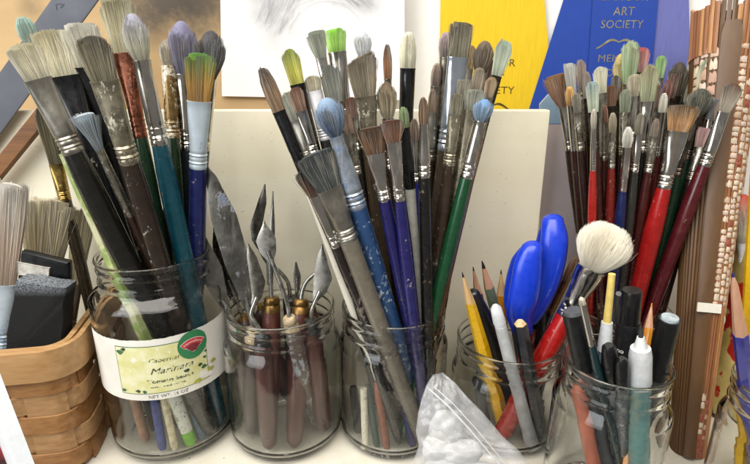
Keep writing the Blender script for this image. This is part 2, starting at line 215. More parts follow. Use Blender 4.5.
# depth of each tip and where each end stands on its jar floor (cm)
SOL = {"b0": [-4.05, 3.15, -1.5],
 "b1": [-0.86, 0.85, -0.74],
 "b2": [-0.26, -0.79, 2.49],
 "b3": [-4.82, 2.58, -0.2],
 "b4": [1.86, 1.54, -0.45],
 "b5": [-1.82, 3.47, -0.44],
 "b6": [-3.86, 3.21, 0.83],
 "b7": [2.03, 1.44, -1.26],
 "b8": [2.23, 1.48, 1.45],
 "b9": [-0.77, 1.1, 0.72],
 "b10": [1.35, 0.11, 0.61],
 "b11": [2.15, 1.07, -0.04],
 "s0": [-3.0, 1.81, -2.0],
 "s1": [2.08, 0.57, 3.34],
 "s2": [2.0, -0.69, 0.93],
 "s3": [3.08, 0.33, 1.75],
 "b12": [0.35, 1.12, -0.13],
 "b13": [1.47, -0.75, 0.65],
 "b14": [-1.22, 0.46, -2.38],
 "b15": [0.2, 1.27, -0.86],
 "b16": [1.88, -0.2, 0.24],
 "b17": [-3.47, 2.38, -1.1],
 "b18": [2.12, 0.35, 1.64],
 "b19": [3.81, -0.74, 1.58],
 "b20": [0.24, 0.36, 0.49],
 "b21": [-0.13, 0.57, 1.16],
 "b22": [0.68, -0.08, 1.27],
 "b23": [4.46, -0.32, 2.05],
 "b24": [3.6, 0.32, 2.7],
 "b25": [0.44, 0.94, 0.54],
 "b26": [1.89, 0.44, 2.16],
 "b27": [-3.83, 2.16, -2.22],
 "b28": [-3.79, 1.7, -1.28],
 "b29": [-3.87, 2.82, -0.55],
 "b30": [-4.0, 2.46, -1.89],
 "b31": [-2.65, 2.93, -0.99],
 "b32": [-3.72, 2.73, -1.46],
 "b33": [1.28, 2.2, 2.18],
 "b34": [-0.63, 1.43, 0.45],
 "b35": [2.66, 1.82, 0.65],
 "b36": [-0.0, 2.05, 0.35],
 "b37": [3.48, 0.72, -1.43],
 "b38": [4.08, 1.09, -1.07],
 "b39": [-0.8, 1.2, -1.94],
 "b40": [-2.17, 0.66, -1.9],
 "b41": [-1.82, 1.81, -0.14],
 "b86": [0.26, 2.7, 1.2],
 "b87": [-1.19, 0.85, -0.58],
 "b88": [0.75, 1.79, 1.93],
 "b89": [-1.26, 0.75, -1.11],
 "b90": [0.66, 2.68, 0.69],
 "b91": [-0.81, 2.32, -0.06],
 "b92": [-2.27, 1.74, -0.66],
 "b93": [-0.12, 2.52, 1.8],
 "b94": [-2.1, 0.24, -1.27],
 "s4": [1.67, 1.91, 1.23],
 "s5": [2.96, 1.56, 2.58],
 "s6": [-0.61, 1.56, -0.11],
 "s16": [-2.51, 0.37, -0.19],
 "b42": [-1.9, -0.5, -1.88],
 "b43": [0.14, 1.34, 2.9],
 "s13": [0.8, 2.91, 0.86],
 "s14": [1.4, 2.51, -0.56],
 "s17": [-3.59, -0.03, -0.32],
 "s18": [-0.03, 1.9, 2.15],
 "s19": [3.1, 0.69, 2.21],
 "s20": [2.25, 0.14, 1.51],
 "s21": [-1.79, 1.38, 0.89],
 "s22": [-3.18, 1.49, -2.82],
 "s23": [-3.44, 2.3, -2.22],
 "scissors": [-0.11, 1.15, -1.03],
 "b44": [-2.18, 1.45, -1.03],
 "s24": [0.05, 0.66, -0.95],
 "s25": [0.41, -0.28, 0.29],
 "s26": [-2.17, 1.52, 0.65],
 "s27": [1.14, 1.78, 1.64],
 "s28": [-2.41, 1.88, -1.66],
 "s29": [-1.0, 2.43, 0.63],
 "s30": [2.16, 0.22, -2.59],
 "s31": [1.63, 2.5, -0.71],
 "s32": [-2.75, 1.57, -0.16],
 "s33": [-0.59, -0.53, -2.51],
 "b45": [1.6, -0.03, 2.53],
 "b46": [1.07, -0.71, 0.98],
 "b47": [2.8, 0.41, 2.16],
 "b48": [-1.32, -1.13, 0.69],
 "b49": [-0.3, -0.17, -0.41],
 "b50": [-2.75, -1.13, -1.28],
 "b51": [0.76, 0.2, 0.52],
 "b52": [2.62, 0.47, 1.59],
 "b53": [1.64, 0.68, 0.98],
 "b54": [2.64, 1.0, 1.74],
 "b55": [-0.71, 0.3, -0.09],
 "b56": [-1.38, 0.11, -1.16],
 "b57": [3.06, 1.97, 2.26],
 "b58": [0.48, 1.15, -0.07],
 "b59": [2.65, 1.93, 1.65],
 "b60": [3.06, 2.5, 0.44],
 "b61": [0.73, 1.72, -1.18],
 "b62": [-0.58, 1.08, -1.16],
 "b63": [1.91, 2.24, -0.17],
 "b64": [-3.11, -1.27, -2.53],
 "b65": [-3.0, -0.55, -2.14],
 "b66": [-4.03, -1.67, 0.65],
 "b67": [-2.94, -1.59, -1.87],
 "b68": [-1.46, 0.59, -2.43],
 "b69": [-2.01, -0.96, 0.18],
 "b70": [1.06, -0.23, 0.86],
 "b71": [-1.74, -0.83, -0.33],
 "b72": [1.63, 0.09, 1.15],
 "b73": [-1.57, -0.42, -0.92],
 "b74": [0.6, 0.76, 0.33],
 "b75": [-0.24, 0.76, -0.28],
 "b76": [-1.44, 0.6, -0.74],
 "b77": [1.21, 1.28, 0.41],
 "b78": [4.05, 1.9, 0.6],
 "b79": [2.19, 1.71, 0.23],
 "b80": [-0.93, 1.09, -2.0],
 "b81": [-2.57, -0.9, -0.84],
 "b82": [-2.54, -1.0, -1.77],
 "b83": [-2.58, -0.57, -1.44],
 "b84": [-2.17, -1.39, -0.58],
 "b85": [-1.62, 0.57, -1.62],
 "s7": [0.33, -0.38, 0.25],
 "s8": [1.72, -0.44, 1.63],
 "s9": [2.79, 0.56, 2.88],
 "s10": [3.02, 1.28, 2.43],
 "s11": [1.71, 1.3, 1.14],
 "s12": [0.92, 1.52, -0.49],
 "s15": [0.43, 0.09, 2.58],
 "s34": [-0.75, 0.92, 1.99]}
# ---------------------------------------------------------------- materials
def lin(h):
    def c(x):
        x/=255.0
        return x/12.92 if x<=0.04045 else ((x+0.055)/1.055)**2.4
    return (c(int(h[0:2],16)),c(int(h[2:4],16)),c(int(h[4:6],16)),1.0)
MATS={}
def new_mat(name):
    m=bpy.data.materials.new(name); m.use_nodes=True
    nt=m.node_tree; return m,nt,nt.nodes['Principled BSDF']
def noise(nt,scale,detail=4,rough=.6,stretch=None,coord='Object'):
    tc=nt.nodes.new('ShaderNodeTexCoord'); n=nt.nodes.new('ShaderNodeTexNoise')
    n.inputs['Scale'].default_value=scale; n.inputs['Detail'].default_value=detail; n.inputs['Roughness'].default_value=rough
    if stretch:
        mp=nt.nodes.new('ShaderNodeMapping'); mp.inputs['Scale'].default_value=stretch
        nt.links.new(tc.outputs[coord],mp.inputs[0]); nt.links.new(mp.outputs[0],n.inputs['Vector'])
    else: nt.links.new(tc.outputs[coord],n.inputs['Vector'])
    return n
def ramp(nt,src,stops):
    r=nt.nodes.new('ShaderNodeValToRGB'); e=r.color_ramp.elements
    while len(e)<len(stops): e.new(0.5)
    for k,(p,c) in enumerate(stops): e[k].position=p; e[k].color=c if len(c)==4 else (*c,1)
    nt.links.new(src,r.inputs[0]); return r
def mixc(nt,fac,a,b):
    m=nt.nodes.new('ShaderNodeMix'); m.data_type='RGBA'
    for s,v in ((m.inputs[0],fac),(m.inputs[6],a),(m.inputs[7],b)):
        if isinstance(v,(tuple,float,int)): s.default_value=v
        else: nt.links.new(v,s)
    return m.outputs[2]
def bump(nt,h,strength,dist,bs):
    b=nt.nodes.new('ShaderNodeBump'); b.inputs['Strength'].default_value=strength; b.inputs['Distance'].default_value=dist
    nt.links.new(h,b.inputs['Height']); nt.links.new(b.outputs[0],bs.inputs['Normal'])
def paint(hexc,rough=.35,metal=0.0,splat=None,amount=.62,scale=420,var=.35,spec=.5,coat=0.0,dirt=None,bmp=.15):
    """plain coloured surface with tone variation, optional crusts of paint and grime"""
    key=(hexc,rough,metal,splat,amount,scale,var,coat,dirt,bmp)
    if key in MATS: return MATS[key]
    m,nt,b=new_mat('surface_'+hexc)
    base=lin(hexc)
    n=noise(nt,scale*.5,5,.65)
    lo=tuple(c*(1-var) for c in base[:3])+(1,); hi=tuple(min(1,c*(1+var)) for c in base[:3])+(1,)
    col=ramp(nt,n.outputs[0],[(.32,lo),(.68,hi)]).outputs[0]
    r=ramp(nt,n.outputs[0],[(.3,(rough*.7,)*3),(.7,(min(1,rough*1.4),)*3)]).outputs[0]
    met=metal
    if dirt:
        n3=noise(nt,scale*1.1,6,.7,(1,1,.13))
        f=ramp(nt,n3.outputs[0],[(.54,(0,0,0)),(.80,(.6,.6,.6))]).outputs[0]
        col=mixc(nt,f,col,lin(dirt))
        if metal:
            met=nt.nodes.new('ShaderNodeMath'); met.operation='MULTIPLY_ADD'; nt.links.new(f,met.inputs[0]); met.inputs[1].default_value=-metal*.9; met.inputs[2].default_value=metal; met=met.outputs[0]
    if splat:
        n2=noise(nt,scale*1.5,6,.65,(1,1,.6))
        n4=noise(nt,scale*.22,3,.6)
        mu=nt.nodes.new('ShaderNodeMath'); mu.operation='MULTIPLY_ADD'; nt.links.new(n4.outputs[0],mu.inputs[0]); mu.inputs[1].default_value=.7; mu.inputs[2].default_value=-.35
        ad=nt.nodes.new('ShaderNodeMath'); ad.operation='ADD'; nt.links.new(n2.outputs[0],ad.inputs[0]); nt.links.new(mu.outputs[0],ad.inputs[1])
        f=ramp(nt,ad.outputs[0],[(amount,(0,0,0)),(amount+.10,(.85,.85,.85))]).outputs[0]
        col=mixc(nt,f,col,lin(splat))
        if metal:
            mm=nt.nodes.new('ShaderNodeMath'); mm.operation='MULTIPLY_ADD'; nt.links.new(f,mm.inputs[0]); mm.inputs[1].default_value=-metal
            if isinstance(met,float): mm.inputs[2].default_value=met
            else: nt.links.new(met,mm.inputs[2])
            mm.use_clamp=True; met=mm.outputs[0]
        bump(nt,f,.35,.0004,b)
    else: bump(nt,n.outputs[0],bmp,.0005,b)
    nt.links.new(col,b.inputs['Base Color']); nt.links.new(r,b.inputs['Roughness'])
    if isinstance(met,float) or isinstance(met,int): b.inputs['Metallic'].default_value=met
    else: nt.links.new(met,b.inputs['Metallic'])
    b.inputs['Specular IOR Level'].default_value=spec
    b.inputs['Coat Weight'].default_value=coat; b.inputs['Coat Roughness'].default_value=.08
    MATS[key]=m; return m
FERR={
 'bronze':lambda:paint('8a6444',.28,.9,None,dirt='4a3424',var=.12,scale=300),
 'brass':lambda:paint('a58a50',.26,.95,'d0c8a8',.68,scale=300,dirt='5a4a28'),
 'silver':lambda:paint('d2cec6',.17,1.0,None,dirt='6a5f50',var=.12,scale=200,bmp=.05),
 'dullsilver':lambda:paint('9a968c',.34,.9,None,dirt='6a6355',var=.15,scale=200,bmp=.06),
 'grimysilver':lambda:paint('b5ae9f',.26,.95,'cfc9b8',.62,scale=420,dirt='54493a'),
 'smear':lambda:paint('9a927e',.27,.8,'cbc6b6',.60,scale=260,dirt='665c4b'),
 'tape':lambda:paint('b4bcc6',.16,.8,'d5d8dc',.66,scale=200,var=.15,coat=.6),
 'bluesmear':lambda:paint('98a0aa',.3,.55,'5678a8',.52,scale=200,dirt='c4c8cc'),
 'copper':lambda:paint('8f5a46',.26,.95,'5e3226',.60,scale=420,dirt='8a5040'),
 'dark':lambda:paint('5a5248',.26,.9,'8d8576',.66,scale=420),
 'black':lambda:paint('101113',.3,0.0,None,coat=.35,var=.12,bmp=.03),
 'blackmark':lambda:paint('0d0e12',.28,0.0,None,coat=.4,var=.12,bmp=.03),
 'white':lambda:paint('d5d4d6',.35,0.2,None,var=.08),
 'paleblue':lambda:paint('b9c6d0',.35,.15,'7d9cbe',.56,scale=140,var=.1),
 'marbled':lambda:paint('806840',.3,.7,'ddd6c4',.48,scale=330),
}
def glassmat(name,tint,rough=0.0,ior=1.46,mixw=None):
    if name in MATS: return MATS[name]
    m=bpy.data.materials.new(name); m.use_nodes=True; nt=m.node_tree; nt.nodes.clear()
    o=nt.nodes.new('ShaderNodeOutputMaterial'); g=nt.nodes.new('ShaderNodeBsdfGlass'); g.inputs['Color'].default_value=tint; g.inputs['Roughness'].default_value=rough; g.inputs['IOR'].default_value=ior
    out=g.outputs[0]
    n=noise(nt,55,3,.5); b=nt.nodes.new('ShaderNodeBump'); b.inputs['Strength'].default_value=.10; b.inputs['Distance'].default_value=.002
    nt.links.new(n.outputs[0],b.inputs['Height']); nt.links.new(b.outputs[0],g.inputs['Normal'])
    if mixw:
        t=nt.nodes.new('ShaderNodeBsdfTransparent'); t.inputs[0].default_value=tint; mx=nt.nodes.new('ShaderNodeMixShader'); mx.inputs[0].default_value=mixw
        nt.links.new(out,mx.inputs[1]); nt.links.new(t.outputs[0],mx.inputs[2]); out=mx.outputs[0]
    nt.links.new(out,o.inputs[0]); MATS[name]=m; return m
def plastic_clear(name,hexc,alpha,rough=.3):
    if name in MATS: return MATS[name]
    m,nt,b=new_mat(name); b.inputs['Base Color'].default_value=lin(hexc); b.inputs['Roughness'].default_value=rough
    n=noise(nt,140,4,.6); a=ramp(nt,n.outputs[0],[(.3,(alpha*.8,)*3),(.75,(min(1,alpha*1.25),)*3)])
    nt.links.new(a.outputs[0],b.inputs['Alpha']); bump(nt,n.outputs[0],.4,.001,b)
    MATS[name]=m; return m
def wood(name,c1,c2,axis='z',scale=60,rough=.55,ring=7):
    if name in MATS: return MATS[name]
    m,nt,b=new_mat(name)
    st={'z':(1,1,.07),'x':(.07,1,1),'y':(1,.07,1)}[axis]
    n=noise(nt,scale*4,6,.65,st); n2=noise(nt,scale*.5,3,.5)
    col=ramp(nt,n.outputs[0],[(.3,lin(c1)),(.7,lin(c2))]).outputs[0]
    f=ramp(nt,n2.outputs[0],[(.35,(0,0,0)),(.75,(.55,.55,.55))]).outputs[0]
    col=mixc(nt,f,col,lin(c1))
    nt.links.new(col,b.inputs['Base Color']); b.inputs['Roughness'].default_value=rough; bump(nt,n.outputs[0],.25,.0006,b)
    MATS[name]=m; return m
def hair_mat():
    if 'hair' in MATS: return MATS['hair']
    m,nt,b=new_mat('bristle_hair'); a=nt.nodes.new('ShaderNodeVertexColor'); a.layer_name='Col'
    nt.links.new(a.outputs[0],b.inputs['Base Color']); b.inputs['Roughness'].default_value=.62; b.inputs['Specular IOR Level'].default_value=.3
    b.inputs['Sheen Weight'].default_value=.15
    MATS['hair']=m; return m
STICKM={
 'greenstick':lambda:paint('8fa35a',.5,0,'d0caa8',.47,scale=90,var=.2),
 'whitestick':lambda:paint('dcd6c6',.4,0,'a89070',.72,scale=200,var=.06),
 'lead':lambda:paint('2b2a2c',.4,.2), 'rawwood':lambda:wood('raw_pencil_wood','c9a06a','e0c08e'),'pinkwood':lambda:wood('pink_pencil_wood','c4906e','dcb094'),
 'yellowpaint':lambda:paint('dfae10',.3,coat=.4,var=.12),'orangepaint':lambda:paint('d78a18',.3,coat=.4,var=.12),'greygreen':lambda:paint('76826c',.4,coat=.2,var=.15),
 'redpaint':lambda:paint('8c2a22',.35,coat=.3),'bluepaint':lambda:paint('262a8c',.3,coat=.5),'navyblack':lambda:paint('14161f',.3,coat=.5),
 'blackplastic':lambda:paint('111112',.33,coat=.15,var=.2),'blackplastic2':lambda:paint('17181a',.42,var=.2),'frost':lambda:plastic_clear('frosted_plastic','d9dcde',.8,.35),
 'frost2':lambda:plastic_clear('frosted_barrel','c4c6c6',.72,.3),'beige':lambda:wood('cut_wood','c9a878','dcc09a'),'greyplastic':lambda:paint('4a4b4d',.35,var=.2),
 'paleplastic':lambda:paint('9aa4aa',.4),'creamstick':lambda:paint('d6bd6a',.45,var=.12),'bluegrey':lambda:paint('61707c',.35,var=.15),'clearplastic':lambda:plastic_clear('clear_barrel','aeb4b6',.55,.2),
 'greylabel':lambda:paint('8d9294',.35,0,'3a3c3e',.56,scale=500,var=.1),'darkstick':lambda:paint('2e2018',.35,0,'8a8070',.68,scale=330,coat=.3,var=.15),'maroonstick':lambda:paint('43181a',.32,coat=.3,var=.15,bmp=.03),'blackstick':lambda:paint('131314',.32,0,'8a8680',.7,scale=330,coat=.3,var=.15),'navystick':lambda:paint('1a2048',.32,coat=.3,var=.15,bmp=.03),'russetstick':lambda:paint('6a3a2a',.38,0,'a08a78',.66,scale=330,coat=.2,var=.2),'terracotta':lambda:paint('a5604a',.6,var=.15),'letteredclear':lambda:paint('5c6062',.3,0,'d5d8d8',.60,scale=700,var=.15,coat=.4),'darkhair':lambda:paint('2e2e30',.7),'whiteplastic':lambda:paint('d8dad8',.35,var=.05),'tealclear':lambda:plastic_clear('teal_barrel','7fb0ac',.6,.25),
}
# ---------------------------------------------------------------- geometry collectors (centimetres)
class G:
    def __init__(s): s.v=[]; s.f=[]; s.c=None
    def add(s,vs,fs):
        o=len(s.v); s.v+=vs; s.f+=[tuple(i+o for i in f) for f in fs]; return s
    def loft(s,rings,cap=True,closed=False):
        n=len(rings[0]); vs=[p for r in rings for p in r]; fs=[]
        m=len(rings)
        for i in range(m-1 if not closed else m):
            a=i*n; b=((i+1)%m)*n
            for k in range(n):
                q=(k+1)%n; fs.append((a+k,a+q,b+q,b+k))
        if cap and not closed:
            fs.append(tuple(reversed(range(n)))); fs.append(tuple(range((m-1)*n,m*n)))
        return s.add(vs,fs)
    def box(s,c,ax,ay,az,hx,hy,hz):
        vs=[]
        for i in (-1,1):
            for j in (-1,1):
                for k in (-1,1): vs.append(vadd(c,vadd(vmul(ax,hx*i),vadd(vmul(ay,hy*j),vmul(az,hz*k)))))
        return s.add(vs,[(0,1,3,2),(4,6,7,5),(0,4,5,1),(2,3,7,6),(0,2,6,4),(1,5,7,3)])
    def aabox(s,x0,x1,y0,y1,z0,z1):
        return s.box(((x0+x1)/2,(y0+y1)/2,(z0+z1)/2),(1,0,0),(0,1,0),(0,0,1),(x1-x0)/2,(y1-y0)/2,(z1-z0)/2)
    def tube(s,pts,rads,n=14,flat=1.0,ref=None):
        rings=[]
        for i,p in enumerate(pts):
            a=vnorm(vsub(pts[min(i+1,len(pts)-1)],pts[max(i-1,0)]))
            r0=ref or (0.0,-1.0,0.25)
            sx=vnorm(vcross(a,r0)); sy=vnorm(vcross(sx,a)); r=rads[i] if isinstance(rads,(list,tuple)) else rads
            rings.append([vadd(p,vadd(vmul(sx,r*math.cos(2*math.pi*k/n)),vmul(sy,r*flat*math.sin(2*math.pi*k/n)))) for k in range(n)])
        return s.loft(rings)
    def lathe(s,prof,cx,cy,n=64,z0=0.0):
        rings=[[(cx+r*math.cos(2*math.pi*k/n),cy+r*math.sin(2*math.pi*k/n),z0+z) for k in range(n)] for r,z in prof]
        return s.loft(rings,cap=False)
def mesh_obj(name,g,mat,base=(0,0,0),smooth=True,angle=40):
    me=bpy.data.meshes.new(name)
    me.from_pydata([((p[0]-base[0])*S,(p[1]-base[1])*S,(p[2]-base[2])*S) for p in g.v],[],g.f)
    if mat: me.materials.append(mat)
    if smooth:
        me.polygons.foreach_set('use_smooth',[True]*len(me.polygons)); me.set_sharp_from_angle(angle=math.radians(angle))
    me.update()
    o=bpy.data.objects.new(name,me); COL.objects.link(o); return o
class Thing:
    def __init__(s,name,label,cat,base,group=None):
        s.o=bpy.data.objects.new(name,None); COL.objects.link(s.o); s.b=base; s.o.location=tuple(c*S for c in base); s.o.empty_display_size=.01
        s.o['label']=label; s.o['category']=cat
        if group: s.o['group']=group
    def part(s,name,g,mat,parent=None,smooth=True,angle=40,label=None,kind=None):
        o=mesh_obj(name,g,mat,s.b,smooth,angle); o.parent=parent or s.o
        if label: o['label']=label
        if kind: o['kind']=kind
        return o
def solo(name,g,mat,label,cat,base=(0,0,0),group=None,smooth=True,angle=40):
    o=mesh_obj(name,g,mat,base,smooth,angle); o.location=tuple(c*S for c in base); o['label']=label; o['category']=cat
    if group: o['group']=group
    return o
def structure(name,g,mat,smooth=False):
    o=mesh_obj(name,g,mat,(0,0,0),smooth); o['kind']='structure'; return o
def text_geo(txt,size,font_shear=0.0,space=1.0,align='CENTER',bold=0.0):
    cu=bpy.data.curves.new('lettering','FONT'); cu.body=txt; cu.size=size; cu.align_x=align; cu.align_y='CENTER'; cu.shear=font_shear; cu.space_character=space; cu.resolution_u=3; cu.offset=bold
    o=bpy.data.objects.new('lettering',cu); COL.objects.link(o)
    bpy.context.view_layer.update()
    me=bpy.data.meshes.new_from_object(o.evaluated_get(bpy.context.evaluated_depsgraph_get()))
    vs=[tuple(v.co) for v in me.vertices]; fs=[tuple(p.vertices) for p in me.polygons]
    bpy.data.objects.remove(o); bpy.data.curves.remove(cu); bpy.data.meshes.remove(me)
    return vs,fs
# ---------------------------------------------------------------- brushes
def frame_of(A,B,roll):
    a=vnorm(vsub(A,B)); view=vnorm(vsub(A,CAMP))
    s=vnorm(vcross(a,view)); n=vnorm(vcross(s,a))       # n looks at the viewer's side
    c,q=math.cos(roll),math.sin(roll)
    return a,vadd(vmul(s,c),vmul(n,q)),vadd(vmul(n,c),vmul(s,-q))
def ell(p,s,n,rx,ry,k=20,sq=1.0):
    out=[]
    for i in range(k):
        t=2*math.pi*i/k; c,d=math.cos(t),math.sin(t)
        if sq!=1.0: c=math.copysign(abs(c)**sq,c); d=math.copysign(abs(d)**sq,d)
        out.append(vadd(p,vadd(vmul(s,rx*c),vmul(n,ry*d))))
    return out
def bristles(kind,F,Tp,a,s,n,rx0,ry0,rx1,ctip,croot,seed):
    """tuft of separate tapering hairs with a denser core"""
    r=np.random.default_rng(seed); L=vlen(vsub(Tp,F))
    flatk=kind in('flat','filbert','angle','fan')
    ry1={'flat':.30,'filbert':.34,'angle':.3,'fan':.10}.get(kind,.85)*rx1
    if kind=='fluffy': ry1=rx1*.9
    if flatk and kind!='fan': ry1=max(ry1,ry0*.75)
    def wid(t):
        if kind=='round': k=np.where(t<.4,t/.4,1.0); w=(rx0+(rx1-rx0)*np.sin(k*math.pi/2)); return w*np.where(t>.4,np.sqrt(np.maximum(0,1-((t-.4)/.6)**1.7))*.97+.03,1.0)
        if kind in('mop','fluffy'): k=np.clip(t/.55,0,1); return rx0*.85+(rx1-rx0*.85)*np.sin(k*math.pi/2)
        if kind=='splay': return rx0+(rx1*1.1-rx0)*t**1.6
        if kind=='fan': return rx0+(rx1-rx0)*t**.85
        return rx0*.97+(rx1-rx0*.97)*np.clip(t/.7,0,1)
    def thk(t):
        if kind=='round': return wid(t)
        if kind in('mop','fluffy'): return wid(t)*ry1/rx1
        if kind=='splay': return wid(t)*.6
        if kind=='fan': return ry0+(ry1-ry0)*t
        return ry0+(ry1*.75-ry0)*t
    def lng(x,y):
        rr=np.minimum(1,np.hypot(x,y))
        if kind=='round': return 1-.0*rr
        if kind=='mop': return .62+.38*np.sqrt(np.maximum(0,1-rr**2))
        if kind=='fluffy': return .50+.50*np.sqrt(np.maximum(0,1-rr**2.4))
        if kind=='filbert': return .66+.34*np.sqrt(np.maximum(0,1-np.abs(x)**2.2))
        if kind=='angle': return .88-.12*x-.06*x*x
        if kind=='fan': return .90+.10*np.sqrt(np.maximum(0,1-x*x))
        return .97-.05*np.abs(x)**3
    area=max(.2,(rx0+rx1)*L)
    N=int(np.clip(area*330,260,1900))
    if kind=='fluffy': N=5200
    ang=r.uniform(0,2*math.pi,N); rad=np.sqrt(r.uniform(.12,1,N)); rad=np.where(r.random(N)<(.5 if kind!='fluffy' else .25),r.uniform(.88,1.0,N),rad)
    x=rad*np.cos(ang); y=rad*np.sin(ang)
    if flatk: x=np.sign(x)*np.abs(x)**.8; x=np.where(np.abs(x)>1,np.sign(x),x)
    # clumps
    ncl=14 if flatk else 16
    cx=r.uniform(-1,1,ncl); cyy=r.uniform(-1,1,ncl); cid=np.argmin((x[:,None]-cx)**2+(y[:,None]-cyy)**2*(.2 if flatk else 1),axis=1)
    pull=r.uniform(.0,.42,ncl)[cid] if kind!='fluffy' else np.zeros(N)
    ln=lng(x,y)*(1-np.abs(r.normal(0,.045 if kind!='flat' else .036,N)))*(1-r.uniform(0,.17 if kind!='fluffy' else .02,ncl)[cid])
    stray=r.random(N)<(.07 if kind!='fluffy' else .012)
    ts=np.array([0,.38,.72,1.0])
    hw=(.0135 if L>1.6 else .011)*r.uniform(.7,1.25,N)
    if kind=='fluffy': hw*=.8
    jx=r.normal(0,.05,N)+r.normal(0,.05 if kind!='fluffy' else 0,ncl)[cid]+np.where(stray,r.normal(0,.18,N),0); jy=r.normal(0,.035,N)+np.where(stray,r.normal(0,.2,N),0)
    if kind=='splay': jx+=r.normal(0,.1,N); jy+=r.normal(0,.1,N)
    rings=[]
    a_,s_,n_,F_=map(np.array,(a,s,n,F))
    for t in ts:
        tt=t*ln
        px=x+(cx[cid]-x)*pull*t*.6; py=y+(cyy[cid]-y)*pull*t*.6
        X=px*wid(tt)+jx*t*rx1*.9; Y=py*thk(tt)+jy*t*max(ry1,.15)
        P=F_+a_*(tt*L)[:,None]+s_*X[:,None]+n_*Y[:,None]
        w=hw*(1.0 if t<.9 else .35)
        ph=ang
        for q in range(3):
            an=ph+q*2.0944
            rings.append(P+s_*(w*np.cos(an))[:,None]+n_*(w*np.sin(an))[:,None])
    V=np.stack(rings,1).reshape(-1,3)      # N x 12
    g=G(); g.v=[tuple(p) for p in V.tolist()]
    pat=[]
    for i in range(3):
        for q in range(3): pat.append((i*3+q,i*3+(q+1)%3,(i+1)*3+(q+1)%3,(i+1)*3+q))
    pat.append((9,10,11))
    g.f=[tuple(i+12*k for i in f) for k in range(N) for f in pat]
    ct=np.array(lin(ctip)[:3]); cr=np.array(lin(croot)[:3])
    if kind=='fluffy': ncl=1; cid=np.zeros(N,int)
    sh=(r.uniform(.62,1.22,N) if kind!='fluffy' else r.uniform(.85,1.1,N))*r.uniform(.84,1.12,ncl)[cid]*np.where((r.random(N)<.12)&(kind!='fluffy'),.6,1.0)
    grad=np.clip((ts[None,:]*ln[:,None]-.30)/.62+r.normal(0,.12,N)[:,None],0,1)
    C=(cr[None,None,:]*(1-grad[...,None])+ct[None,None,:]*grad[...,None])*sh[:,None,None]
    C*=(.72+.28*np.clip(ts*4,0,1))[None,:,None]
    st=np.array([lin(h)[:3] for h in ('b9b6aa','7d8894','8a7a58','5a5048','a89a86')])[r.integers(0,5,ncl)][cid]
    amt=(np.where(r.random(ncl)<.45,r.uniform(.15,.5,ncl),0.0)[cid]*r.uniform(.4,1,N))[:,None]*np.clip((ts[None,:]-.35)*1.8,0,1)
    if kind!='fluffy': C=C*(1-amt[...,None])+st[:,None,:]*amt[...,None]
    pale=(np.where(r.random(N)<.28,r.uniform(.1,.45,N),0))[:,None,None]
    C=C*(1-pale)+np.array(lin('cfc8b4')[:3])*pale
    lum=C.mean(2,keepdims=True); C=lum+(C-lum)*.86
    C=np.repeat(C,3,axis=1).reshape(-1,3)
    # core
    k=20; R=[]; CC=[]; bulb=kind in('mop','fluffy')
    for t in (0,.2,.4,.6,.72,.82,.9,.95):
        ring=[]
        for i in range(k):
            th=2*math.pi*i/k; xx,yy=math.cos(th)*.8,math.sin(th)*.8
            if bulb:
                tt=t; e=1.0 if t<.5 else math.sqrt(max(0.0,1-((t-.5)/.46)**2)); xx*=e*1.03; yy*=e*1.03
            else: tt=t*(float(lng(np.array(xx*1.15),np.array(yy*1.15))) if kind!='round' else 1.0)
            ring.append(tuple(F_+a_*(tt*L)+s_*(xx*float(wid(np.array(tt))))+n_*(yy*float(thk(np.array(tt))))))
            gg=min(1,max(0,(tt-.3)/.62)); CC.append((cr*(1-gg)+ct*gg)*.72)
        R.append(ring)
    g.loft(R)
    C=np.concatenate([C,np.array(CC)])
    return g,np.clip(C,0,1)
def hair_part(th,g,C,parent=None):
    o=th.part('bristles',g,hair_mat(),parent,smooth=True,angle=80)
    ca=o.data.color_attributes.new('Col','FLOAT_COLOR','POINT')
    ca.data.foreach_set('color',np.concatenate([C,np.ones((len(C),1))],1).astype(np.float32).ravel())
    return o
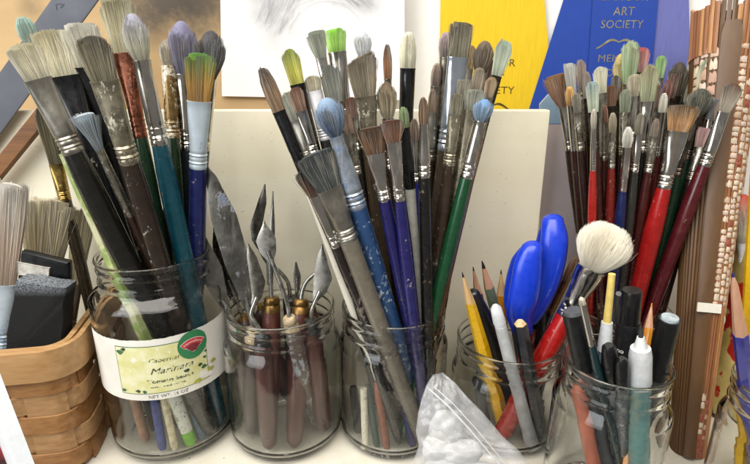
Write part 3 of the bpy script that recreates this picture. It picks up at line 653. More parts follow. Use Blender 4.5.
def make_brush(name,kind,T,B,vF,vG,wb,wf,wg,wh,ct,cr,fer,hcol,splat,label,group,seed,hend=.92,vEnd=None):
    rr=random.Random(seed); roll=rr.uniform(-.35,.35)
    if kind=='fan': roll*=.4
    a,s,n=frame_of(T,B,roll)
    F3=on_line(T,B,vF); G3=on_line(T,B,vG)
    px=lambda p:depth(p)/F_PX
    rx1=wb*.5*px(T); rx0=wf*.5*px(F3); rg=wg*.5*px(G3); rh=wh*.5*px(G3)
    flat=kind in('flat','filbert','angle','fan')
    ry0=rx0*(.46 if flat else .95)
    if kind=='fan': ry0=rx0*.4
    th=Thing(name,label,'paintbrush',B,group)
    g,C=bristles(kind,F3,T,a,s,n,rx0*.97,ry0*.94,rx1,ct,cr,seed)
    hair_part(th,g,C)
    # ferrule
    g=G(); rings=[]; Lf=vlen(vsub(G3,F3)); prof=[]
    for t in (0,.012,.03,.12,.25,.4,.55,.7): prof.append((t,1.0))
    if fer in('black','blackmark'):
        prof+=[(.85,1.0),(1.0,1.0)]
    else:
        for t,k in ((.74,1.0),(.76,.93),(.785,1.06),(.81,.93),(.83,1.0),(.86,1.0),(.875,.93),(.90,1.06),(.925,.93),(.94,1.0),(.985,1.0),(1.0,.96)): prof.append((t,k))
    for t,k in prof:
        p=vlerp(F3,G3,t); e=min(1,max(0,(t-.05)/.62)); e=e*e*(3-2*e)
        kk=k*(1.05 if t<.02 else 1.0)
        rings.append(ell(p,s,n,(rx0+(rg-rx0)*e)*kk,(ry0+(rg-ry0)*e)*kk,22,1.0-.25*(1-e) if flat else 1.0))
    g.loft(rings); fo=th.part('ferrule',g,FERR[fer](),angle=50)
    if fer=='blackmark':
        p=vlerp(F3,G3,.16); q=vadd(p,vmul(n,ry0*1.04)); g=G()
        w=rx0*.3; tri=[vadd(q,vadd(vmul(s,-w),vmul(a,w*.7))),vadd(q,vadd(vmul(s,w),vmul(a,w*.7))),vadd(q,vmul(a,-w*.8))]
        g.add(tri+[vadd(t_,vmul(n,.02)) for t_ in tri],[(0,1,2),(5,4,3),(0,3,4,1),(1,4,5,2),(2,5,3,0)]); th.part('printed_mark',g,paint('aebfd6',.5),fo,False)
    # handle
    Lh=vlen(vsub(B,G3)); g=G(); rings=[]
    bell=min(.35,3.2/Lh)
    for t in (0,.02,bell*.5,bell,bell*1.6,.5,.7,.85,.95,.985,1.0):
        if t<=bell: e=math.sin(t/bell*math.pi/2); r_=rg*.97+(rh-rg*.97)*e
        else:
            e=(t-bell)/(1-bell); r_=rh+(rh*hend-rh)*e**1.1
        if t>.96: r_*=(.8 if t<1 else .35)
        rings.append(ell(vlerp(G3,B,t),s,n,r_,r_,16))
    g.loft(rings); ho=th.part('handle',g,paint(hcol,.26,0,splat or ('b8b2a4' if seed%3 else '8a7458'),.575 if splat else .665+.02*(seed%3),scale=230 if splat else 330,coat=.4,var=.14,dirt=None,bmp=.03),angle=50)
    if 'bright red handle' in label:
        p0=on_line(T,B,208); g=G(); 
        for q in range(7):
            c=vadd(vadd(p0,vmul(a,(q-3)*.12)),vadd(vmul(n,rh*1.03),vmul(s,.05*(-1)**q))); g.box(c,vnorm(vadd(s,vmul(a,.8*(-1)**q))),vnorm(vadd(a,vmul(s,-.8*(-1)**q))),n,.12,.022,.012)
        th.part('printed_mark',g,paint('d8d0c8',.5),ho,False)
    return th
def make_stick(name,label,cat,T,B,parts,sides,group=None):
    th=Thing(name,label,cat,B,group); a,s,n=frame_of(T,B,.2)
    vB=proj(B)[1]
    for i,(pn,mat,prof) in enumerate(parts):
        g=G(); rings=[]; last=i==len(parts)-1
        pts=[(v,w) for v,w in prof if v<vB-2]
        if last: pts.append((vB,prof[-1][1]*.97))
        for v,w in pts:
            p=on_line(T,B,v) if v!=vB else B
            r_=w*.5*depth(p)/F_PX
            rings.append(ell(p,s,n,r_,r_,sides))
        if len(rings)<2: continue
        g.loft(rings); th.part(pn,g,STICKM[mat](),angle=30 if sides<=8 else 50)
    return th,(a,s,n)
# ---------------------------------------------------------------- the setting
def table_material():
    m,nt,b=new_mat('table_paint'); n=noise(nt,22,5,.6); n2=noise(nt,300,3,.5)
    c=ramp(nt,n.outputs[0],[(.3,lin('c9c2b0')),(.7,lin('ddd8cb'))]).outputs[0]
    f=ramp(nt,n2.outputs[0],[(.70,(0,0,0)),(.73,(1,1,1))]).outputs[0]
    c=mixc(nt,f,c,lin('8a8474')); nt.links.new(c,b.inputs['Base Color']); b.inputs['Roughness'].default_value=.45; return m
structure('table_top',G().aabox(-70,70,-12.2,13,-2.5,0),table_material())
structure('wall_back',G().aabox(-90,90,13.05,14,-2.5,70),paint('eceae5',.8,var=.03,scale=60))
def board_material():
    m,nt,b=new_mat('tan_board'); n=noise(nt,30,6,.6,(.15,1,1)); n2=noise(nt,42,6,.7); tc=nt.nodes.new('ShaderNodeTexCoord')
    c=ramp(nt,n.outputs[0],[(.25,lin('a98c62')),(.75,lin('c0a378'))]).outputs[0]
    # a smudged charcoal sketch on the board: soft dark cloud with a shape of its own
    def cloud(px,pz,rx,rz):
        mp=nt.nodes.new('ShaderNodeMapping'); mp.inputs['Location'].default_value=(-px*S/(rx*S),0,-pz*S/(rz*S)); mp.inputs['Scale'].default_value=(1/(rx*S),0,1/(rz*S))
        nt.links.new(tc.outputs['Object'],mp.inputs[0]); g=nt.nodes.new('ShaderNodeTexGradient'); g.gradient_type='SPHERICAL'; nt.links.new(mp.outputs[0],g.inputs[0]); return g.outputs['Fac']
    for (u,v,rx,rz,k) in ((170,4,6.0,4.6,.95),(205,0,4.0,3.2,.8),(140,14,2.6,3.0,.6),(30,6,1.6,1.5,.4)):
        p=at(u,v,11.4); d=cloud(p[0],p[2],rx,rz)
        ad=nt.nodes.new('ShaderNodeMath'); ad.operation='MULTIPLY'; nt.links.new(d,ad.inputs[0]); nt.links.new(n2.outputs[0],ad.inputs[1])
        f=ramp(nt,ad.outputs[0],[(.06,(0,0,0)),(.42,(k,k,k))]).outputs[0]; c=mixc(nt,f,c,lin('4b443c'))
    nt.links.new(c,b.inputs['Base Color']); b.inputs['Roughness'].default_value=.75; bump(nt,n.outputs[0],.1,.0005,b); return m
x1=at(330,60,11.4)[0]
solo('backing_board',G().aabox(-62,x1,11.4,11.9,-0.0,52),board_material(),'tan board with smudged charcoal sketch behind the tall labelled jar','board',smooth=False)
# paper with a faint pencil head
def paper():
    th=Thing('drawing_paper','white sheet with faint pencil drawing of a head above the white panel','paper',at(312,98,11.2))
    g=G(); nx,nz=16,8; c00,c10,c01,c11=at(222,96,11.15),at(405,100,11.15),at(219,-70,11.15),at(404,-70,11.15)
    vs=[]
    for k in (0,.05):
        for j in range(nz+1):
            for i in range(nx+1):
                p=vlerp(vlerp(c00,c10,i/nx),vlerp(c01,c11,i/nx),j/nz); curl=.18*max(0,(.25-j/nz))**1.0*(.5+.5*math.cos(i/nx*9))
                vs.append((p[0],p[1]-curl+k,p[2]))
    N=(nx+1)*(nz+1); fs=[]
    for j in range(nz):
        for i in range(nx):
            a=j*(nx+1)+i; fs.append((a,a+1,a+nx+2,a+nx+1)); fs.append((N+a,N+a+nx+1,N+a+nx+2,N+a+1))
    edge=[i for i in range(nx+1)]+[j*(nx+1)+nx for j in range(1,nz+1)]+[nz*(nx+1)+i for i in range(nx-1,-1,-1)]+[j*(nx+1) for j in range(nz-1,0,-1)]
    for k in range(len(edge)): a,b=edge[k],edge[(k+1)%len(edge)]; fs.append((a,N+a,N+b,b))
    g.add(vs,fs); m,nt,b=new_mat('sketch_paper'); tc=nt.nodes.new('ShaderNodeTexCoord'); n2=noise(nt,60,6,.7); c=lin('e2e2e2')
    for (u,v,rx,rz,k) in ((272,12,2.6,4.2,.5),(262,0,2.2,2.6,.35),(298,-6,3.5,2.0,.45),(352,-4,3.6,2.0,.6),(372,6,2.0,1.6,.4),(300,30,1.4,2.2,.18)):
        p=vsub(at(u,v,11.15),th.b); mp=nt.nodes.new('ShaderNodeMapping'); mp.inputs['Location'].default_value=(-p[0]/rx,0,-p[2]/rz); mp.inputs['Scale'].default_value=(1/(rx*S),0,1/(rz*S)); nt.links.new(tc.outputs['Object'],mp.inputs[0])
        gr=nt.nodes.new('ShaderNodeTexGradient'); gr.gradient_type='SPHERICAL'; nt.links.new(mp.outputs[0],gr.inputs[0]); mu=nt.nodes.new('ShaderNodeMath'); mu.operation='MULTIPLY'; nt.links.new(gr.outputs['Fac'],mu.inputs[0]); nt.links.new(n2.outputs[0],mu.inputs[1])
        f=ramp(nt,mu.outputs[0],[(.04,(0,0,0)),(.5,(k,k,k))]).outputs[0]; c=mixc(nt,f,c,lin('8a8a90'))
    nt.links.new(c,b.inputs['Base Color']); b.inputs['Roughness'].default_value=.75
    sh=th.part('sheet',g,m)
    pm=plastic_clear('pencil_graphite','77777b',.26,.8)
    def line(pts,w):
        g=G(); q=[]
        for i in range(len(pts)-1):
            for k in range(6): q.append((pts[i][0]+(pts[i+1][0]-pts[i][0])*k/6,pts[i][1]+(pts[i+1][1]-pts[i][1])*k/6))
        q.append(pts[-1]); P=[at(u,v,11.02) for u,v in q]; vs=[]
        for i,p in enumerate(P):
            a=vsub(P[min(i+1,len(P)-1)],P[max(0,i-1)]); n=vnorm((-a[2],0,a[0])); ww=w*(.5+.5*math.sin(math.pi*(i+.6)/len(P)))
            vs+= [vadd(p,vmul(n,ww)),vadd(p,vmul(n,-ww))]
        g.add(vs,[(2*i,2*i+1,2*i+3,2*i+2) for i in range(len(P)-1)]); th.part('pencil_line',g,pm,sh,False)
    arc=lambda cx,cy,rx,ry,a0,a1,n=10:[(cx+rx*math.cos(math.radians(a0+(a1-a0)*i/n)),cy+ry*math.sin(math.radians(a0+(a1-a0)*i/n))) for i in range(n+1)]
    line(arc(327,45,40,44,195,350),.035); line(arc(318,40,38,40,190,262),.03); line(arc(330,52,27,30,205,340),.02)
    r=random.Random(4)
    for k in range(30): u=r.uniform(266,300)+r.gauss(0,3); v=r.uniform(-12,18); line([(u,v),(u-4+r.gauss(0,2),v+9),(u-10+r.gauss(0,2),v+20+r.gauss(0,3))],.03)
    for k in range(34): u=r.uniform(338,368); v=r.uniform(-12,2); line([(u,v),(u+4,v+3),(u+9+r.gauss(0,1),v+6+r.gauss(0,1))],.03)
    for k in range(5): u=318+k*5; line([(u,27),(u+r.uniform(1,3),24+r.uniform(0,3)),(u+4,27)],.03)
    line([(322,22),(323,30)],.03)
paper()
# white panel behind the jars
def panel_material():
    m,nt,b=new_mat('panel_paint'); n=noise(nt,40,5,.6,(.12,1,1)); n2=noise(nt,16,4,.6)
    c=ramp(nt,n.outputs[0],[(.3,lin('e4dcc2')),(.72,lin('ebe5d1'))]).outputs[0]; f=ramp(nt,n2.outputs[0],[(.45,(0,0,0)),(.8,(.5,.5,.5))]).outputs[0]
    c=mixc(nt,f,c,lin('d2c9ae'))
    n3=noise(nt,90,5,.65,(.25,1,1)); f=ramp(nt,n3.outputs[0],[(.66,(0,0,0)),(.74,(.5,.5,.5))]).outputs[0]; c=mixc(nt,f,c,lin('b5a684')); n5=noise(nt,420,3,.5); f=ramp(nt,n5.outputs[0],[(.72,(0,0,0)),(.75,(.8,.8,.8))]).outputs[0]; c=mixc(nt,f,c,lin('8f8468')); nt.links.new(c,b.inputs['Base Color']); b.inputs['Roughness'].default_value=.5; bump(nt,n.outputs[0],.08,.0005,b); return m
def panel():
    zt=at(375,110,5.6)[2]; xr=at(541,200,5.6)[0]; g=G()
    b=.12
    prof=[(5.6,0),(5.6,zt-b),(5.6+b*.3,zt-b*.3),(5.6+b,zt),(6.5,zt),(6.6,zt-.1),(6.6,0)]
    g.loft([[(-60,y,z) for y,z in prof],[(xr-.05,y,z) for y,z in prof],[(xr,y+.02*(1 if y<6 else -1),z-(.03 if z>1 else 0)) for y,z in prof]])
    solo('painted_backboard',g,panel_material(),'cream white painted panel standing behind the row of jars','panel')
panel()
# ---------------------------------------------------------------- award ribbons on the wall
def sheet_px(poly,y,wave=0.0,thick=.06,n=14):
    """ribbon tail: left and right edges given as two polylines of pixels (top, bottom)"""
    (l0,l1,r0,r1)=poly; g=G(); vs=[]; m=6
    for k in (0,1):
        for j in range(n+1):
            for i in range(m+1):
                L=vlerp(at(*l0,y),at(*l1,y),j/n); R=vlerp(at(*r0,y),at(*r1,y),j/n); p=vlerp(L,R,i/m)
                vs.append((p[0],p[1]+k*thick-wave*math.sin(i/m*math.pi)*math.sin(j/n*3+.5),p[2]))
    N=(n+1)*(m+1); fs=[]
    for j in range(n):
        for i in range(m):
            a=j*(m+1)+i; fs.append((a,a+m+1,a+m+2,a+1)); fs.append((N+a,N+a+1,N+a+m+2,N+a+m+1))
    edge=list(range(m+1))+[j*(m+1)+m for j in range(1,n+1)]+[n*(m+1)+i for i in range(m-1,-1,-1)]+[j*(m+1) for j in range(n-1,0,-1)]
    for k in range(len(edge)): a,b=edge[k],edge[(k+1)%len(edge)]; fs.append((a,b,N+b,N+a))
    return g.add(vs,fs)
def satin(hexc):
    m,nt,b=new_mat('satin_'+hexc); n=noise(nt,900,2,.5,(1,1,.08)); base=lin(hexc)
    c=ramp(nt,n.outputs[0],[(.3,tuple(x*.88 for x in base[:3])+(1,)),(.7,base)]).outputs[0]
    nt.links.new(c,b.inputs['Base Color']); b.inputs['Roughness'].default_value=.42; b.inputs['Sheen Weight'].default_value=.2; return m
def flat_text(th,parent,txt,u,v,y,cap_px,mat,space=1.0,width_px=None,bold=0.0):
    p=at(u,v,y); k=depth(p)/F_PX; vs,fs=text_geo(txt,cap_px*k/.70,space=space,bold=bold)
    if not vs: return
    if width_px:
        w=max(q[0] for q in vs)-min(q[0] for q in vs); f=width_px*k/w
        vs=[(q[0]*f,q[1],q[2]) for q in vs]
    g=G().add([(p[0]+q[0],y,p[2]+q[1]) for q in vs],fs); th.part('lettering',g,mat,parent,False)
def ribbons():
    th=Thing('award_ribbon','yellow satin award ribbon with dark lettering on the wall','ribbon',at(495,128,12.6),'award ribbons on the wall')
    t=th.part('ribbon_tail',sheet_px(((441,-40),(439,135),(541,-40),(556,135)),12.55,.0),satin('e0bc1e'))
    ink=paint('5a4a1c',.5,.2)
    for txt,v,c,w,u in (('A',47,6,6,498),('BANGOR',63,7,46,492),('ART',78,6.5,24,492),('SOCIETY',90.5,7,44,492)): flat_text(th,t,txt,u,v,12.535,c,ink,1.05,w)
    flourish(th,t,492,106,44,12.535,ink)
    th=Thing('award_ribbon','royal blue satin award ribbon of three tails with gold lettering','ribbon',at(615,128,12.3),'award ribbons on the wall')
    blue=satin('22449e')
    th.part('ribbon_tail',sheet_px(((576,-40),(521,135),(597,-40),(588,135)),12.42,.0),blue)
    th.part('ribbon_tail',sheet_px(((650,-40),(640,135),(688,-40),(692,135)),12.42,.05),satin('6a6fae'),label='paler violet outer tail')  # outer tail has its own paler, more violet satin than the other two
    c=th.part('ribbon_tail',sheet_px(((596,-40),(584,135),(662,-40),(646,135)),12.22,.0),blue)
    gold=paint('a39c80',.35,.5)
    for txt,v,cc,w,u in (('BANGOR',-3,7,46,625),('ART',11.5,8,21,624),('SOCIETY',24.5,7.5,42,622),('MEMBER',58.5,7,40,618),('OF',73,7,14,612)): flat_text(th,c,txt,u,v,12.205,cc,gold,1.05,w)
    flourish(th,c,619,42,46,12.205,gold)
def flourish(th,parent,u,v,w,y,mat):
    for s in (-1,1):
        pts=[(u+s*w*.5*t,v-4*math.sin(t*math.pi*1.4)*(1-t*.4)+4*t) for t in [i/14 for i in range(15)]]
        g=G(); vs=[]
        for i,(a,b) in enumerate(pts):
            p=at(a,b,y); ww=.05+.05*math.sin(math.pi*i/14); vs+=[(p[0],p[1],p[2]+ww),(p[0],p[1],p[2]-ww)]
        g.add(vs,[(2*i,2*i+1,2*i+3,2*i+2) for i in range(14)]); th.part('printed_flourish',g,mat,parent,False)
ribbons()
# clear grey sleeve standing at the end of the panel
def sleeve():
    th=Thing('plastic_sleeve','greyish pink plastic sheet with pale blue top at the panel end','plastic sheet',at(562,330,8.2))
    def prism(poly,y0,y1):
        g=G(); n=len(poly); P=[at(u,v,y0) for u,v in poly]; g.add([(p[0],y0,p[2]) for p in P]+[(p[0],y1,p[2]) for p in P],[tuple(range(n)),tuple(reversed(range(n,2*n)))]+[(i,i+n,(i+1)%n+n,(i+1)%n) for i in range(n)]); return g
    body=[(540,124),(540,300),(541,372),(600,372),(590,260),(575,124)]
    th.part('sheet',prism(body,8.15,8.35),paint('b9adad',.35,var=.06,scale=60,coat=.3),smooth=False)
    th.part('blue_top',prism([(540,104),(540,123.4),(575,123.4),(566,99),(560,94),(549,94)],8.12,8.38),paint('8aa4b8',.3,var=.1,scale=70,coat=.4),smooth=False)
sleeve()
# straightedge and wooden slat leaning at the left
def strip(name,label,cat,c0,c1,wpx,y,th_,mat,marks=False):
    A,B=at(*c0,y),at(*c1,y); a=vnorm(vsub(A,B)); n=(0,-1,0); s=vnorm(vcross(a,n)); w=wpx*.5*depth(at(60,60,y))/F_PX
    th=Thing(name,label,cat,B); g=G(); g.loft([ell(B,s,n,w,th_,24,.12),ell(A,s,n,w,th_,24,.12)]); o=th.part('blade' if marks else 'slat',g,mat,smooth=False)
    if marks:
        g=G(); ink=paint('2e3238',.5)
        for u,v,rot in ((60,4,0),(57,7,1.57),(63,6,.7)):
            p=at(u,v,y); p=(p[0],y-th_-.012,p[2]); d=(math.cos(rot),0,math.sin(rot)); q=(-d[2],0,d[0]); g.box(p,d,q,(0,1,0),.18,.03,.006)
        th.part('engraved_mark',g,ink,o,False)
        g=G()
        for k in range(40):
            p=vadd(vlerp(A,B,.35+.012*k),vmul(s,-w*.86)); p=(p[0],y-th_-.008,p[2]); g.box(p,s,a,(0,1,0),.10 if k%5 else .2,.015,.004)
        th.part('graduation',g,ink,o,False)
strip('metal_ruler','grey metal straightedge slanting behind the cream brushes','ruler',(147,-100),(-230,424),33,4.95,.07,paint('50525a',.45,.25,None,var=.12,scale=60,dirt='606166'),True)
strip('wooden_slat','brown wooden slat parallel below the grey straightedge','slat',(76,74),(-190,404),14,4.5,.35,wood('dark_slat','5a3a1e','8a5c30','x',40))
# ---------------------------------------------------------------- glass jars
GLASS=glassmat('jar_glass',(.991,.994,.988,1),ior=1.35)
def jar(j,label):
    cx,cy,H,rr,R,rb,w=JARS[j]; zs=H-(2.9 if j!=5 else 3.0); rn=rr-.13
    pr=[(.001,.30),(rb*.5,.28),(rb*.74,.2),(rb*.83,.04),(rb*.90,.0),(rb*.955,.05),(rb*.99,.2),(rb+(R-rb)*.55,.5),(R*.995,.85),(R,1.2)]
    nb=8
    for i in range(1,nb): pr.append((R,1.2+(zs-1.2)*i/nb))
    for i in range(0,9): t=i/8; pr.append((R+(rn-R)*(t*t*(3-2*t)),zs+1.0*t))
    for zc,amp in ((H-1.6,.11),(H-.72,.10)):
        for k in range(-5,6): pr.append((rn+amp*(math.cos(k/5*math.pi)+1)/2,zc+k*.05))
    pr+=[(rn,H-.3),(rr-.06,H-.22),(rr,H-.12),(rr-.03,H-.03),(rr-.1,H),(rr-w+.02,H-.02),(rr-w-.04,H-.12),(rr-w-.05,H-.4)]
    pr+=[(rr-w-.05,zs+1.05)]
    for i in range(1,9): t=1-i/8; pr.append((R-w+(rr-w-.05-R+w)*(t*t*(3-2*t)),zs-.05+1.05*t))
    for i in range(1,nb+1): pr.append((R-w,zs+(1.25-zs)*i/nb))
    pr+=[(R-w-.03,.95),(rb-w,.68),(rb-w-.12,.54),(rb*.72,.47),(rb*.4,.45),(.001,.45)]
    th=Thing('glass_jar',label,'jar',(cx,cy,0),'glass jars on the table')
    th.part('glass_body',G().lathe(pr,cx,cy,88),GLASS,angle=60); return th
J1=jar(1,'tall glass jar with white and yellow paper label, holding the largest brushes')
jar(2,'glass jar full of palette knives between the labelled jar and the middle brush jar')
jar(3,'glass jar in the middle holding the brushes with violet blue handles')
jar(4,'glass jar holding pencils and the blue-handled scissors')
jar(5,'small front glass jar crammed with black markers and a water brush')
jar(6,'glass jar hidden behind the pens, holding the crowded brush bundle')
jar(7,'glass jar cut off by the picture edge, holding a blue pencil')
# paper label on jar 1
def jar_label():
    cx,cy,H,rr,R,rb,w=JARS[1]
    def pt(arc,z,off): t=arc/R; return (cx+(R+off)*math.sin(t),cy-(R+off)*math.cos(t),z)
    def arc_of(u,z):
        best=min((abs(proj(pt(math.radians(d)*R,z,.03))[0]-u),d) for d in [x*.5 for x in range(-100,210)]); return math.radians(best[1])*R
    def z_of(u,v):
        z=8.0
        for _ in range(6):
            a=arc_of(u,z); lo,hi=2.0,13.0
            for _ in range(24):
                mid=(lo+hi)/2
                if proj(pt(a,mid,.03))[1]>v: lo=mid
                else: hi=mid
            z=(lo+hi)/2
        return a,z
    a0,a1=math.radians(-58)*R,math.radians(92)*R; z0,z1=z_of(165,399)[1],z_of(165,338)[1]
    root=J1; rr_=random.Random(5)
    def grid(xa,xb,za,zb,off,nx=40,nz=4,torn=0.0,thick=.0):
        g=G(); vs=[]
        for j in range(nz+1):
            for i in range(nx+1):
                z=za+(zb-za)*j/nz
                if torn and j in(0,nz): z+=rr_.uniform(-torn,torn)*(1 if j else .2)
                vs.append(pt(xa+(xb-xa)*i/nx,z,off))
        g.add(vs,[(j*(nx+1)+i,j*(nx+1)+i+1,(j+1)*(nx+1)+i+1,(j+1)*(nx+1)+i) for j in range(nz) for i in range(nx)]); return g
    g=grid(a0,a1,z0,z1,.02,90,6,.025); 
    lab=root.part('paper_label',g,paint('e4e2da',.6,var=.05,scale=80,dirt=None,splat='b9b69a',amount=.74),smooth=True)
    pa,pb=arc_of(119,8),arc_of(206,8); pz0,pz1=z_of(165,392)[1]+.02,z_of(165,345)[1]
    mgreen=paint('3d6b45',.6,var=.2); dk=paint('2f4a35',.6,var=.3)
    root.part('label_border',grid(pa-.05,pb+.05,pz0-.05,pz1+.05,.032),mgreen,lab)
    m,nt,b=new_mat('label_yellow'); n=noise(nt,90,4,.6); n2=noise(nt,260,4,.6); c=ramp(nt,n.outputs[0],[(.3,lin('cfcd86')),(.52,lin('dedcaa')),(.72,lin('e8e7cc'))]).outputs[0]
    f=ramp(nt,n2.outputs[0],[(.64,(0,0,0)),(.67,(1,1,1))]).outputs[0]; c=mixc(nt,f,c,lin('e9e9dc')); nt.links.new(c,b.inputs['Base Color']); b.inputs['Roughness'].default_value=.6
    root.part('yellow_panel',grid(pa,pb,pz0,pz1,.044),m,lab)
    def worn(hexc):
        m=bpy.data.materials.new('worn_ink'); m.use_nodes=True; nt=m.node_tree; b=nt.nodes['Principled BSDF']; b.inputs['Base Color'].default_value=lin(hexc); b.inputs['Roughness'].default_value=.6
        n=noise(nt,420,4,.6); f=ramp(nt,n.outputs[0],[(.41,(0,0,0)),(.49,(1,1,1))]); nt.links.new(f.outputs[0],b.inputs['Alpha']); return m
    ink=worn('26382c')
    def wtext(txt,size,a,z,mat,off=.056,shear=0,width=None,bold=0,rot=0):
        vs,fs=text_geo(txt,size,shear,1.0,'CENTER',bold)
        if width: w_=max(q[0] for q in vs)-min(q[0] for q in vs); vs=[(q[0]*width/w_,q[1],0) for q in vs]
        root.part('lettering',G().add([pt(a+q[0],z+q[1],off) for q in vs],fs),mat,lab,False)
    ca=(pa+pb)/2+.35; h=pz1-pz0
    wtext('Cabernet',.42,ca-.25,pz0+h*.70,ink,shear=.2,width=1.9)
    wtext('Marinara',.62,ca+.15,pz0+h*.47,ink,shear=.35,width=2.7)
    wtext('Tomato Sauce',.36,ca,pz0+h*.25,ink,bold=.008,width=2.9)
    wtext('with red wine',.22,ca-.2,pz0+h*.13,ink,width=2.2)
    wtext('NET WT. 16 OZ',.34,(pa+pb)/2+.1,(z0+pz0)/2-.03,worn('2c2c2e'),off=.036,width=2.5)
    # printed leaves and worn patches
    def blot(a,z,r,mat,n=11,seed=0,off=.058):
        q=random.Random(seed); pts=[(a,z)]+[(a+r*q.uniform(.55,1.2)*math.cos(2*math.pi*i/n)*1.5,z+r*q.uniform(.55,1.2)*math.sin(2*math.pi*i/n)) for i in range(n)]
        root.part('printed_leaf',G().add([pt(x,y,off) for x,y in pts],[(0,1+i,1+(i+1)%n) for i in range(n)]),mat,lab,False)
    for k,(fa,fz,r) in enumerate(((.05,.9,.17),(.1,.96,.13),(.03,.06,.13),(.2,.06,.12),(.27,.04,.12),(.74,.34,.13),(.95,.28,.16),(.9,.36,.14),(.97,.48,.12),(.99,.6,.09))): blot(pa+(pb-pa)*fa,pz0+h*fz,r,dk if k%2 else mgreen,seed=k)
    for k,(fa,fz,r) in enumerate(((1.03,.16,.24),(.86,.02,.2),(1.08,.3,.2))): blot(pa+(pb-pa)*fa,pz0+h*fz,r,paint('a8a84a',.6,var=.3),seed=40+k,off=.06)
    for k,(fa,fz,r) in enumerate(((.93,.12,.3),(1.0,.06,.25),(1.05,.22,.13))): blot(pa+(pb-pa)*fa,pz0+h*fz,r,paint('e6e6dc',.6,var=.05),seed=60+k,off=.064)
    # round emblem
    ea,ez=z_of(193,344); er=1.02
    def disc(r,off,mat,name,n=40,sa=0,sb=360,r0=0.0,parent=None,dz=0,sx=1.0):
        g=G(); vs=[]; full=sb-sa>=360
        for k in (r0,(r0+r)/2,r):
            for i in range(n+1): t=math.radians(sa+(sb-sa)*i/n); vs.append(pt(ea+k*math.cos(t)*sx,ez+dz+k*math.sin(t),off))
        g.add(vs,[(j*(n+1)+i,j*(n+1)+i+1,(j+1)*(n+1)+i+1,(j+1)*(n+1)+i) for j in range(2) for i in range(n)]); return root.part(name,g,mat,parent or lab,False)
    disc(er,.07,paint('2f7d4e',.5,var=.08),'round_emblem')
    white=paint('e6e0d8',.5,var=.03); red=paint('c8303a',.5,var=.1)
    disc(1.27,.08,white,'emblem_banner',24,47,133,.80,dz=-.78); disc(1.23,.09,red,'emblem_banner',24,48.5,131.5,.84,dz=-.78)
    disc(.80,.08,white,'emblem_fan',20,42,138,.12,dz=-.62); disc(.75,.09,paint('7a2630',.5,var=.5,scale=900),'emblem_fan',20,45,135,.16,dz=-.62)
    vs,fs=text_geo('Hannaford',.27); w_=max(q[0] for q in vs)-min(q[0] for q in vs)
    g=G().add([pt(ea+1.035*math.sin(q[0]*1.25/w_)+ (q[1])*math.sin(q[0]*1.25/w_),ez-.78+(1.035+q[1])*math.cos(q[0]*1.25/w_),.10) for q in vs],fs); root.part('lettering',g,white,lab,False)
jar_label()
# ---------------------------------------------------------------- brushes and pens standing in the jars
GRP={1:'brushes in the labelled jar',3:'brushes in the middle jar',4:'brushes in the pencil jar',5:'pens in the front jar',6:'brushes in the crowded bundle',7:'pencils'}
FLOOR=.55
for i,b in enumerate(BR):
    j,kind,T,vF,vG,P,wb,wf,wg,wh,ct,cr,fer,hc,sp,yr,label=b
    yt,bx,by=SOL['b%d'%i]; cx,cy=JARS[j][:2]
    if j==3: wb,wf,wg,wh=wb*1.08,wf*1.1,wg*1.1,wh*1.05
    make_brush('paintbrush',kind,at(*T,cy+yt),(cx+bx,cy+by,FLOOR),vF,vG,wb,wf,wg,wh,ct,cr,fer,hc,sp,label,GRP[j],100+i)
for i,s_ in enumerate(ST):
    j,name,T,P,parts,yr,sides,label,cat=s_
    yt,bx,by=SOL['s%d'%i]; cx,cy=JARS[j][:2]; A=at(*T,cy+yt); B=(cx+bx,cy+by,FLOOR)
    th,(a,s,n)=make_stick(name,label,cat,A,B,parts,sides,'pencils and pens in the jars' if j in(4,5,7) else None)
    if name=='pen':      # pocket clip
        p0,p1=on_line(A,B,300),on_line(A,B,332); q=vadd(vmul(n,.62),vmul(s,.35)); g=G().tube([vadd(p0,vmul(q,.7)),vadd(vlerp(p0,p1,.2),q),vadd(p1,vmul(q,1.25))],[.14,.13,.16],8); th.part('pocket_clip',g,STICKM['blackplastic']())
    if name=='marker' and 'lettering' in label:
        p=on_line(A,B,346); r_=24*.5*depth(p)/F_PX; vs,fs=text_geo('Lumo',.42,bold=.01); g=G()
        g.add([vadd(p,vadd(vadd(vmul(s,-(r_+.015)*math.sin((q[0]-.42)/r_)),vmul(n,(1 if vdot(n,vsub(CAMP,p))>0 else -1)*(r_+.015)*math.cos((q[0]-.42)/r_))),vmul(a,q[1]))) for q in vs],fs); th.part('lettering',g,paint('d8d8d6',.5),None,False)
